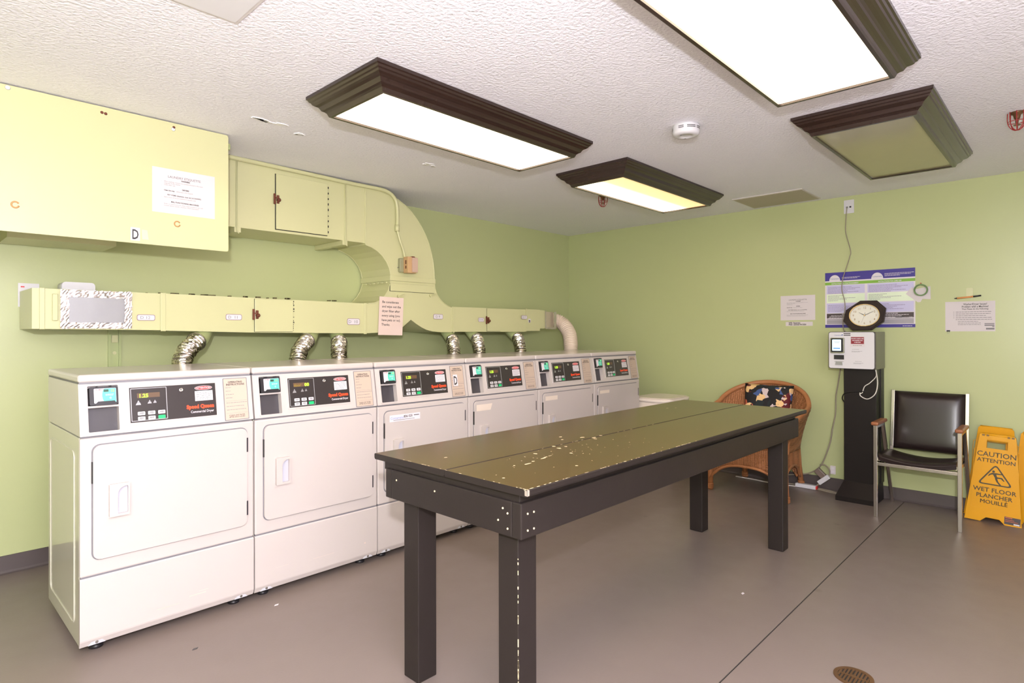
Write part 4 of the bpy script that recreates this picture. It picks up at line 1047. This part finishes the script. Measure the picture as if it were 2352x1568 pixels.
def wet_floor_sign(loc, rz, lean_f, lean_b, h, label, gap, roll=0, printed=True, hf=(.0665, .0275), hb=(.082, .034)):
    t = empty('wet_floor_sign', loc, label, 'sign', 'yellow wet floor signs by the armchair', rz); t.rotation_euler = (roll, 0, rz)
    pf = Plane((0, 0, 0), (0, -1, 0), (math.sin(lean_f), 0, math.cos(lean_f)))
    pf.N = pf.R.cross(pf.U)
    s = -1 if pf.N.x > 0 else 1
    if s < 0: pf.N = -pf.N
    fp_ = sign_panel('front_panel', pf, .300, .190, h, .010, t, *hf)
    p2f = Plane(pf.at(0, 0, .0101), pf.R, pf.U); p2f.N = pf.N
    MB().ring(rrect(-.120, .085, .120, h-.10, .01), rrect(-.117, .088, .117, h-.103, .008), p2f.f(0), p2f.f(.0012)).build('raised_border', yellowp, fp_)
    T = lambda b_, v, sz, bo=.0006, u=0: printed and p2f.text('lettering', b_, u, v, sz, .0008, signblk, fp_, 'CENTER', bo, 1.0)
    T('CAUTION', h-.150, .046); T('ATTENTION', h-.188, .036)
    T('WET FLOOR', h-.385, .040); T('PLANCHER', h-.425, .038); T('MOUILLÉ', h-.463, .036, 0.0, -.0006); T('MOUILLÉ', h-.4622, .036, 0.0, .0006)
    tri = lambda k: [(-.095*k + 0, -.062*k), (.095*k, -.062*k), (0, .082*k)]
    def rtri(k, r_, n=5):
        out = []
        V = [Vector(q) for q in tri(k)]
        for i in range(3):
            p = V[i]; a = (V[i-1]-p).normalized(); c = (V[(i+1) % 3]-p).normalized()
            p_a = p + a*r_; p_c = p + c*r_
            for q in range(n+1):
                t__ = q/n; out.append(tuple(p_a*(1-t__)**2 + p*2*t__*(1-t__) + p_c*t__**2))
        return out
    cy = h - .275
    sh_ = lambda L: [(x, y+cy) for x, y in L]
    if printed: MB().ring(sh_(rtri(1.0, .03)), sh_([(x, y-.002) for x, y in rtri(.84, .018)]), p2f.f(.0004), p2f.f(.0010)).build('hazard_triangle', signblk, fp_)
    fg = MB()
    fg.prism(ellipse(-.010, cy+.030, .0075, .0075, 14), p2f.f(.0004), p2f.f(.0010))
    for poly in ([(-.018, .021), (.004, .021), (.006, .008), (.012, -.010), (.002, -.016), (-.008, .002)],           # torso
                 [(0, .022), (.040, .020), (.040, .015), (.002, .012)],                                             # arm back
                 [(-.016, .021), (-.030, .012), (-.038, -.002), (-.034, -.004), (-.024, .006), (-.010, .012)],      # arm front
                 [(.006, -.004), (.036, -.004), (.050, -.024), (.044, -.026), (.030, -.012), (.004, -.014)],        # leg out
                 [(-.002, -.014), (.010, -.012), (.018, -.034), (.034, -.054), (.024, -.055), (.008, -.036)]):      # leg down
        fg.prism([(x, y+cy) for x, y in poly], p2f.f(.0004), p2f.f(.0010))
    if printed: fg.build('slipping_figure', signblk, fp_)
    else: fg.bm.free()
    if printed:
      lb = p2f.rect('maker_label', .060, .012, .142, .060, .0002, .0008, pblk, fp_)
      p2f.flats('label_print', [(.064, .052, .10, .057), (.064, .040, .11, .043), (.064, .030, .13, .033)], .0011, mat('orange_print', rgb(205, 100, 50), .5), lb)
      p2f.flats('bar_code', [(.108, .014, .138, .023)], .0011, labelw, lb)
    pb = Plane((gap, 0, 0), (0, -1, 0), (-math.sin(lean_b), 0, math.cos(lean_b))); pb.N = Vector((-math.cos(lean_b), 0, -math.sin(lean_b)))
    sign_panel('rear_panel', pb, .300, .190, h, .010, t, *hb)
    MB().tube([pf.at(-.085, h-.006, .0), pf.at(.085, h-.006, .0)], .011, 12).build('hinge_roll', yellowp, t)
    for u in (-.075, -.052, .058, .080): pf.rect('hinge_slot', u-.007, h-.016, u+.007, h-.004, .0105, .0115, mat('slot_brown', rgb(130, 95, 20), .5), t)
    return t
wet_floor_sign((-.195, -3.722, 0), 0, .095, .085, .585, 'front yellow caution wet floor sign with slipping figure beside the armchair', .115, .045)
wet_floor_sign((-.078, -3.705, 0), 0, .035, .03, .622, 'blank folded yellow sign peeking out left of and above the lettered front sign', .035, .045, False, (.120, .045), (.125, .045))
wet_floor_sign((-.040, -3.945, 0), 0, .012, .01, .600, 'folded yellow sign cut off at the right edge of the photo, behind the others', .022, .02, False)

# ================================================================== PAYMENT KIOSK
kk = empty('payment_kiosk', (-.16, -2.91, 0), 'black pedestal card payment kiosk with white front plate and lit screen', 'kiosk')
o = Vector((-.16, -2.91, 0))
mb = MB(); L0 = [[mb.bm.verts.new(p) for p in q] for q in ([(-.145, -.150, 0), (.135, -.150, 0), (.135, .112, 0), (-.145, .112, 0)], [(-.145, -.150, .035), (.135, -.150, .035), (.135, .112, .035), (-.145, .112, .035)], [(-.067, -.147, .140), (.127, -.147, .140), (.127, .074, .140), (-.067, .074, .140)])]
for a, b_ in ((0, 1), (1, 2)):
    for i in range(4): mb.bm.faces.new([L0[a][i], L0[a][(i+1) % 4], L0[b_][(i+1) % 4], L0[b_][i]])
mb.bm.faces.new(L0[0]); mb.bm.faces.new(L0[2]); mb.build('base', kblack, kk)
MB().box((-.065, -.145, .13), (.125, .072, 1.0), .003).build('column', kblack, kk)
MB().box((.05, -.152, .13), (.145, -.10, 1.0), .002).build('side_channel', kblack, kk)
MB().box((-.132, -.160, .998), (.140, .150, 1.276), .004).build('cabinet', kside, kk)
pk = Plane((-.30-o.x, 0, 0), (0, -1, 0), (0, 0, 1)); pk.N = Vector((-1, 0, 0))
ky = lambda y: -(y + 2.91)      # world y -> u
fpk = MB().prism(rrect(-.157, .998, .155, 1.277, .016), pk.f(-.010), pk.f(.002)).build('plate_edge', charc, kk)
face = MB().prism(rrect(-.153, 1.002, .151, 1.273, .014), pk.f(.002), pk.f(.005)).build('face_plate', plastw, kk)
K = .0052
tm = MB().prism(rrect(ky(-2.772), 1.116, ky(-2.868), 1.232, .008), pk.f(.005), pk.f(.030))
tm = tm.build('terminal', steel, kk)
pk.slab('bezel', rrect(ky(-2.778), 1.122, ky(-2.862), 1.228, .006), .030, .033, blackp, tm)
sc_ = pk.slab('screen', rrect(ky(-2.788), 1.134, ky(-2.848), 1.218, .004), .033, .0345, screenm, tm)
pk.flats('screen_text', [(ky(-2.797), 1.203, ky(-2.842), 1.206), (ky(-2.802), 1.194, ky(-2.838), 1.197), (ky(-2.812), 1.176, ky(-2.826), 1.180)], .0348, greym, sc_) if False else pk.flats('screen_text', [(ky(-2.797), 1.203, ky(-2.842), 1.206), (ky(-2.802), 1.194, ky(-2.838), 1.197)], .0348, greym, tm)
pk.flats('screen_button', [(ky(-2.795), 1.148, ky(-2.842), 1.156)], .0348, mat('screen_blue', rgb(50, 110, 190), .4, emit=(.05, .2, .6, 1), estr=.4), tm)
pk.rect('card_slot', ky(-2.792), 1.068, ky(-2.861), 1.101, .003, .008, blackp, kk)
pk.slab('slot_tray', [(ky(-2.800), 1.025), (ky(-2.852), 1.025), (ky(-2.848), 1.050), (ky(-2.805), 1.050)], .005, .010, silverm, kk)
pk.rect('slot_tray', ky(-2.796), 1.050, ky(-2.858), 1.054, .005, .008, silverm, kk)
pk.text('lettering', 'Coinamatic', ky(-2.795), 1.246, .0125, K+.0005, bluei, face, 'LEFT', 0, 1.0)
pk.flats('logo_swoosh', [(ky(-2.846), 1.250, ky(-2.853), 1.257)], K+.0005, bluei, face)
pk.flats('label_strip', [(ky(-2.858), 1.260, ky(-2.905), 1.266), (ky(-2.858), 1.247, ky(-2.905), 1.253)], K+.0005, inkm, face)
rl = pk.slab('help_label', rrect(ky(-2.902), 1.165, ky(-3.000), 1.243, .003), K, K+.0006, paper, face)
rl2 = pk.flats('red_block', [(ky(-2.908), 1.186, ky(-2.994), 1.237)], K+.0009, maroon, rl)
pk.text('lettering', 'MISUSE CARDS ARE\nRECORDED FOR\nA MISUSER', ky(-2.951), 1.222, .0110, K+.0013, labelw, rl, 'CENTER', .0003, .85, 1.25)
pk.flats('small_print', lines(ky(-2.920), 1.173, [.06], .01, .003) + lines(ky(-2.915), 1.145, [.05], .01, .002) + lines(ky(-2.912), 1.131, [.07, .055], .006, .002) + lines(ky(-2.935), 1.055, [.045], .01, .002) + lines(ky(-2.925), 1.043, [.065, .05], .006, .0018), K+.0009, greym, face)

# clock
ck = empty('wall_clock', (-.10, -2.957, 1.277), 'octagonal dark wood clock with oval cream dial standing on the kiosk', 'clock')
pc = Plane((-.02, 0, .005), (0, -1, 0), (.10, 0, 1)); pc.N = pc.U.cross(pc.R).normalized()
if pc.N.x > 0: pc.N = -pc.N
cy_ = lambda y: -(y+2.957)
octo = [(cy_(y), z-1.277) for y, z in ((-2.926, 1.516), (-3.038, 1.515), (-3.098, 1.454), (-3.086, 1.353), (-3.003, 1.290), (-2.875, 1.287), (-2.812, 1.359), (-2.828, 1.445))]
octo = [(u, max(0, v-.007)) for u, v in octo]
cc = (sum(p[0] for p in octo)/8, sum(p[1] for p in octo)/8)
N8 = 32
def resample(P, n):
    out = []; m_ = len(P)
    for i in range(n):
        k = i*m_/n; a = P[int(k) % m_]; b_ = P[(int(k)+1) % m_]; f_ = k-int(k); out.append((a[0]+(b_[0]-a[0])*f_, a[1]+(b_[1]-a[1])*f_))
    return out
oo = resample(octo, N8)
tilt = -.28
def ell(rx, ry):
    out = []
    for i, p in enumerate(oo):
        a = math.atan2(p[1]-cc[1], p[0]-cc[0]); ex, ey = rx*math.cos(a), ry*math.sin(a)
        out.append((cc[0] + ex, cc[1] + ey))
    return out
mid = [(cc[0]+(p[0]-cc[0])*.93, cc[1]+(p[1]-cc[1])*.93) for p in oo]
mb = MB(); mb.ring(oo, ell(.102, .084), pc.f(0), pc.f(.022)); mb.ring(mid, ell(.100, .082), pc.f(.022), pc.f(.030)); mb.build('frame', darkwood, ck)
MB().ring(ell(.1035, .0855), ell(.0985, .0805), pc.f(.026), pc.f(.036)).build('bezel', gold, ck)
dl = MB().prism(ell(.099, .081), pc.f(.004), pc.f(.022)).build('dial', dialm, ck)
for n_ in range(1, 13):
    a = PI/2 - n_*PI/6
    pc.text('numeral', str(n_), cc[0] + .077*math.cos(a), cc[1] + .059*math.sin(a) - .008, .022, .0225, mat('gold_numeral', rgb(150, 120, 70), .4), dl, 'CENTER', .0001)
def hand(a, L, w, m_, z):
    c_, s_ = math.cos(a), math.sin(a); P = [(-.006, -w), (L, -w*.3), (L, w*.3), (-.006, w)]
    MB().prism([(cc[0]+x*c_-y*s_, cc[1]+(x*s_+y*c_)) for x, y in P], pc.f(z), pc.f(z+.0008)).build('hand', m_, dl)
hand(2.62, .045, .003, inkm, .0235); hand(.46, .068, .0022, inkm, .0245); hand(1.45, .024, .0016, inkm, .0225); hand(-1.90, .062, .0008, greym, .0250)
MB().prism(ellipse(cc[0], cc[1], .005, .005, 12), pc.f(.0235), pc.f(.027)).build('hub', gold, dl)

# ================================================================== RIGHT WALL PAPERS
PR = Plane((0, 0, 0), (0, -1, 0), (0, 0, 1)); PR.N = Vector((-1, 0, 0))
class WP(Plane):
    def __init__(s): s.O = Vector((0, 0, 0)); s.R = Vector((0, -1, 0)); s.U = Vector((0, 0, 1)); s.N = Vector((-1, 0, 0))
wp = WP()
t = empty('wall_jack', (0, -2.822, 2.271), 'white wall jack plate near the ceiling with a cord plugged in', 'wall jack')
wp.slab('plate', rrect(-.036, -.053, .036, .053, .004), 0, .006, plastw, t)
wp.rect('port', -.020, -.012, -.006, .002, .006, .009, greym, t); wp.rect('port', .004, -.010, .017, .003, .006, .0075, blackp, t)
c1 = [(-2.810, 2.262), (-2.802, 2.15), (-2.802, 2.063), (-2.835, 1.921), (-2.829, 1.87), (-2.804, 1.785), (-2.779, 1.70), (-2.772, 1.613), (-2.791, 1.526), (-2.794, 1.456), (-2.778, 1.37), (-2.784, 1.29)]
P = [(-.014, y, z) for y, z in c1] + [(-.03, -2.80, 1.283), (-.10, -2.82, 1.281)]
tag(MB().tube(smoothpath(P, 6), .0035, 8).build('network_cord', cable_g), 'thin grey cord hanging from the wall jack down across the poster', 'cord')
# poster
t = empty('wall_poster', (-.0005, -2.954, 1.532), 'large purple, green and white instruction poster on the wall behind the clock', 'poster')
w_, h_ = .617, .445
wp.rect('sheet', -w_/2, -h_/2, w_/2, h_/2, 0, .0010, labelw, t)
Q = lambda u0, v0, u1, v1: (-w_/2 + w_*u0, h_/2 - h_*v1, -w_/2 + w_*u1, h_/2 - h_*v0)
F_ = lambda name, rs, m_, n=.0014: wp.flats(name, [Q(*r) for r in rs], n, m_, t)
F_('header_band', [(0, 0, 1, .150)], indigo); F_('footer_band', [(0, .945, 1, 1)], indigo); F_('title_band', [(0, .175, 1, .225)], limem)
F_('text_panel', [(.02, .235, .462, .385), (.492, .235, .985, .385), (.02, .56, .462, .735), (.492, .56, .985, .735)], lavm)
F_('text_panel', [(.02, .395, .462, .55), (.492, .395, .985, .55)], pgrn)
F_('warning_panel', [(.02, .745, .985, .830), (.02, .842, .985, .850)], pblk); F_('grey_panel', [(.02, .858, .985, .935)], pgry)
for u in (.115, .600):
    hc = MB(); cx, cz = -w_/2 + w_*u, h_/2 - h_*.150
    hc.poly([(wp.at(cx + .040*math.cos(a), cz + .046*math.sin(a), .0018)) for a in [PI*k/16 for k in range(17)]])
    hc.build('logo_disc', labelw, t, recalc=False)
for u in (.115, .600): wp.text('lettering', 'Coinamatic', -w_/2 + w_*u, h_/2 - h_*.125, .0155, .0022, bluei, t, 'CENTER', 0, .95)
wp.text('lettering', 'INSTRUCTIONS DE FONCTIONNEMENT', -w_/2+w_*.235, h_/2 - h_*.214, .0135, .0020, labelw, t, 'CENTER', .0003, .80)
wp.text('lettering', 'INSTRUCTIONS FOR CARD USE', -w_/2+w_*.735, h_/2 - h_*.214, .0135, .0020, labelw, t, 'CENTER', .0003, .80)
rows = []
for u0, uw in ((.035, .40), (.505, .44)):
    for v0, ws in ((.262, (.7, .95, .8, .6, .9, .55)), (.418, (.45, .35, .8, .55, .3)), (.588, (.5, .9, .7, .6, .85, .4))):
        for k, q in enumerate(ws): rows += lines(-w_/2+w_*u0, h_/2-h_*(v0+.022*k+.008), [w_*uw*q], .01, .0026)
wp.flats('small_print', rows, .0019, mat('violet_print', rgb(110, 90, 130), .5), t)
wr_ = []
for k, (u, q) in enumerate(((.20, .14), (.66, .16), (.07, .36), (.54, .40), (.05, .38), (.56, .30), (.80, .17), (.04, .9))):
    wr_ += lines(-w_/2+w_*u, h_/2-h_*(.765+.022*(k//2)), [w_*q], .01, .0036)
wp.flats('white_print', wr_ + lines(-w_/2+w_*.20, h_/2-h_*.10, [.13, .11], .008, .003) + lines(-w_/2+w_*.68, h_/2-h_*.075, [.19, .17, .10], .009, .003) + lines(-w_/2+w_*.87, h_/2-h_*.98, [.06], .01, .0035), .0020, labelw, t)
# notices
t = empty('paper_notice', (-.0005, -2.432, 1.479), 'small pinkish laundry etiquette notice on the right wall left of the poster', 'notice', 'laundry etiquette notices')
etiquette(WP(), t, .276, .208)
t = empty('wifi_label', (-.0005, -2.443, 1.344), 'narrow white label with two typed lines below the small notice', 'label')
wp.rect('strip', -.107, -.017, .107, .017, 0, .0006, paper, t)
wp.text('lettering', 'WIFI:  Basement\nPASS:  summer19612024', -.083, .003, .0165, .0010, inkm, t, 'LEFT', .0006, .83, .85)
t = empty('problem_notice', (-.0005, -3.585, 1.384), 'white notice about washer and dryer problems at the right, below the pen', 'notice')
wp.rect('sheet', -.141, -.106, .141, .106, 0, .0008, paper, t)
wp.text('lettering', 'Washer/Dryer Issues?\nProblem with a Machine?', .03, .080, .0185, .0012, inkm, t, 'CENTER', .0003, .80, .95)
wp.text('lettering', 'Then Please do the Following:', .03, .047, .0145, .0012, inkm, t, 'CENTER', .0002, .85)
rws = []
for k, q in enumerate((.20, .195, .17, .205, .205)): rws += lines(-.080, .030-.0135*k, [q], .01, .0035)
for k, q in enumerate((.115, .13, .13)): rws += lines(-.068, -.037-.0115*k, [q], .01, .003)
for k in range(4): rws += [(-.093, .030-.0135*k, -.089, .034-.0135*k)]
wp.flats('small_print', rws, .0012, greym, t)
wp.flats('picture_print', [(.082, -.056, .136, -.050), (.082, -.068, .136, -.060), (.090, -.094, .136, -.082), (.124, -.076, .136, -.070)], .0012, greym, t)
t = empty('binder_clip', (-.002, -3.462, 1.281), 'black binder clip on the lower left corner of the problem notice', 'clip')
wp.rect('body', -.010, -.005, .010, .006, -.001, .006, blackp, t)
MB().tube([wp.at(-.006, -.005, .003), wp.at(-.005, -.018, .003), wp.at(.005, -.018, .003), wp.at(.006, -.005, .003)], .0009, 6).build('wire_handle', steel, t)
# hook and pen
t = empty('adhesive_hook', (-.0005, -3.585, 1.555), 'clear plastic adhesive hook on the wall above the problem notice', 'hook')
wp.slab('pad', rrect(-.019, -.030, .019, .030, .008), 0, .003, clearp, t)
wp.rect('prong', -.006, -.042, .006, -.02, .003, .016, clearp, t)
t = empty('pen', (-.020, -3.577, 1.520), 'orange barrel pen with black ends resting on the clear hook', 'pen')
MB().tube([(0, .062, -.006), (0, -.030, .002)], .0058, 10).build('barrel', mat('orange_barrel', rgb(222, 150, 90), .4), t)
MB().tube([(0, -.030, .002), (0, -.074, .008)], [.0062, .005], 10).build('cap', blackp, t)
MB().tube([(0, .062, -.006), (0, .078, -.0075)], [.0055, .002], 10).build('tip', blackp, t)
# tape roll and cards on a pin
t = empty('note_cards', (-.0012, -3.29, 1.560), 'bunch of white note cards pinned behind the green tape roll', 'cards')
wp.slab('card', [(-.088, .000), (-.048, .050), (.028, -.02), (.005, -.064), (-.012, -.066)], .001, .0018, paper, t)
wp.slab('card', [(-.040, .030), (.066, .050), (.068, -.046), (-.01, -.040)], .0022, .003, paper, t)
t = empty('tape_roll', (-.006, -3.299, 1.584), 'green masking tape roll hanging from a pin beside the poster', 'tape')
MB().ring(ellipse(0, 0, .044, .044, 32), ellipse(0, 0, .036, .036, 32), wp.f(0), wp.f(.020)).build('roll', tapeg, t)
t2 = MB().tube([wp.at(0, 0, 0), wp.at(0, 0, .030)], [.003, .003], 8); o = t2.build('push_pin', redm); o.location = (0, -3.299, 1.634); tag(o, 'red push pin holding the tape roll on the wall', 'pin')

# ================================================================== CORDS, ADAPTERS
def kiosk_cord(name, P, r_, m_, label, n=6):
    off = Vector(kk.location); q = [p - off for p in smoothpath(P, n)]
    o = MB().tube(q, r_, 8).build(name, m_, kk); o['label'] = label; return o
def cord(name, P, r_, m_, label, n=6): return tag(MB().tube(smoothpath(P, n), r_, 8).build(name, m_), label, 'cord')
kiosk_cord('power_cord', [(-.05, -2.770, .99), (-.03, -2.747, .865), (-.03, -2.731, .759), (-.03, -2.727, .619), (-.03, -2.704, .494), (-.03, -2.688, .387), (-.03, -2.640, .235), (-.035, -2.600, .165), (-.04, -2.533, .115), (-.04, -2.46, .094), (-.04, -2.35, .07)], .0050, cable_g, 'thick beige grey cord running from the kiosk down to the floor')
cord('extension_cord', [(-.04, -2.615, .195), (-.05, -2.655, .200), (-.06, -2.690, .170), (-.06, -2.685, .120), (-.07, -2.64, .065), (-.08, -2.585, .02)], .0055, cable_g, 'looped beige cord arching beside the white adapter near the outlet')
cord('extension_cord', [(-.06, -2.30, .006), (-.055, -2.45, .006), (-.06, -2.56, .006), (-.07, -2.66, .006), (-.10, -2.745, .006), (-.125, -2.755, .006), (-.12, -2.70, .006), (-.09, -2.60, .006), (-.08, -2.52, .006)], .0055, cable_g, 'beige cord loop lying flat on the floor left of the kiosk base')
kiosk_cord('white_cord', [(-.27, -3.06, .998), (-.24, -3.057, .946), (-.235, -3.015, .895), (-.235, -2.981, .867), (-.235, -2.966, .821), (-.235, -2.949, .812)], .0032, cable_w, 'short white cord hanging straight on the kiosk column')
kiosk_cord('white_cord', [(-.27, -3.062, .998), (-.245, -3.068, .90), (-.24, -3.051, .817), (-.235, -3.001, .775), (-.235, -2.955, .794), (-.235, -2.950, .820)], .0036, cable_w, 'looping white cord on the kiosk column')
kiosk_cord('black_cord', [(-.236, -2.99, .83), (-.236, -2.93, .826), (-.235, -2.877, .818), (-.225, -2.838, .800), (-.215, -2.825, .765), (-.20, -2.835, .735)], .004, cable_b, 'black cord looping out of the left side of the kiosk column')
cord('white_cable', [(-.12, -1.95, .006), (-.12, -2.10, .006), (-.14, -2.25, .006), (-.12, -2.42, .006), (-.09, -2.50, .006)], .0045, cable_w, 'white cable on the floor underneath the wicker chair')
tag(MB().obox((-.055, -2.633, .118), Vector((1, 0, 0)), Vector((0, .72, .69)).normalized()*-1, Vector((0, -.69, .72)), .018, .058, .024, .004).build('power_adapter', mat('adapter_grey', rgb(120, 104, 94), .4)), 'grey brown power adapter hanging near the outlet by the kiosk', 'adapter')
tag(MB().obox((-.085, -2.655, .088), Vector((1, 0, 0)), Vector((0, -.75, .66)).normalized(), Vector((0, -.66, -.75)), .014, .050, .018, .003).build('power_adapter', plastw), 'white power adapter leaning below the grey one', 'adapter')
t = empty('power_bar', (-.095, -2.53, .018), 'white power bar with red end on the floor behind the wicker chair leg', 'power bar')
MB().box((-.022, -.075, -.016), (.022, .085, .016), .004).build('bar_body', plastw, t); MB().box((-.023, -.082, -.012), (.016, -.072, .014), .002).build('red_end', redm, t)
t = empty('wall_outlet', (-.0005, -2.700, .160), 'white wall outlet low on the wall left of the kiosk', 'outlet')
wp.slab('plate', rrect(-.020, -.034, .020, .034, .004), 0, .005, paper, t); wp.rect('socket', -.010, .004, .010, .022, .005, .007, labelw, t); wp.rect('socket', -.010, -.022, .010, -.004, .005, .007, labelw, t)

# ================================================================== BIN IN THE CORNER
t = empty('plastic_bin', (-.330, -1.36, 0), 'cream rounded plastic bin between the last dryer and the right wall', 'bin', rz=0)
def loftbin(name, x0, y0, x1, y1, z0, z1, r_, shrink, m_):
    a = rrect(x0, y0, x1, y1, r_, 8); b_ = rrect(x0+shrink, y0+shrink, x1-shrink, y1-shrink, r_, 8)
    mb = MB(); A = [mb.bm.verts.new((p[0], p[1], z1)) for p in a]; B = [mb.bm.verts.new((p[0], p[1], z0)) for p in b_]
    n_ = len(a)
    for i in range(n_):
        f = mb.bm.faces.new([A[i], A[(i+1) % n_], B[(i+1) % n_], B[i]]); f.smooth = True
    mb.bm.faces.new(A); mb.bm.faces.new(B); return mb.build(name, m_, t)
loftbin('body', -.255, -.185, .195, .185, 0, .655, .09, .03, binm)
loftbin('rim', -.262, -.192, .202, .192, .650, .682, .095, .004, binm)
loftbin('lid', -.245, -.175, .185, .175, .682, .690, .085, .006, binm)

# ================================================================== FLOOR DRAIN AND DEBRIS
t = empty('floor_drain', (-2.818, -3.535, 0), 'round brass floor drain grate near the bottom right of the photo', 'drain')
MB().ring(ellipse(0, 0, .066, .066, 36), ellipse(0, 0, .052, .052, 36), lambda p: (p[0], p[1], 0), lambda p: (p[0], p[1], .004)).build('rim', brass, t)
MB().prism(ellipse(0, 0, .052, .052, 36), lambda p: (p[0], p[1], 0), lambda p: (p[0], p[1], .001)).build('well', darkgap, t)
for k in range(-4, 5):
    y = k*.0115; L = math.sqrt(max(0, .051**2-y*y))
    MB().box((-L, y-.0032, .001), (L, y+.0032, .0035)).build('grate_bar', brass, t)
MB().box((-.004, -.05, .001), (.004, .05, .0037)).build('grate_bar', brass, t)
MB().prism(ellipse(0, 0, .010, .010, 16), lambda p: (p[0], p[1], .001), lambda p: (p[0], p[1], .0045)).build('centre_screw', brass, t)
for k, (x, y) in enumerate(((-4.018, -1.41), (-4.42, -1.55), (-2.40, -2.95))):
    m_ = MB().prism([(x-.012, y-.004), (x+.006, y-.006), (x+.013, y+.004), (x-.004, y+.006)], lambda p: (p[0], p[1], .0003), lambda p: (p[0], p[1], .002)).build('paper_scrap', paper if k != 1 else charc)
    tag(m_, ('tiny pale scrap on the floor in front of the second dryer', 'tiny dark crumb on the floor in front of the leftmost dryer', 'tiny pale scrap on the floor under the near side of the table')[k], 'scrap')
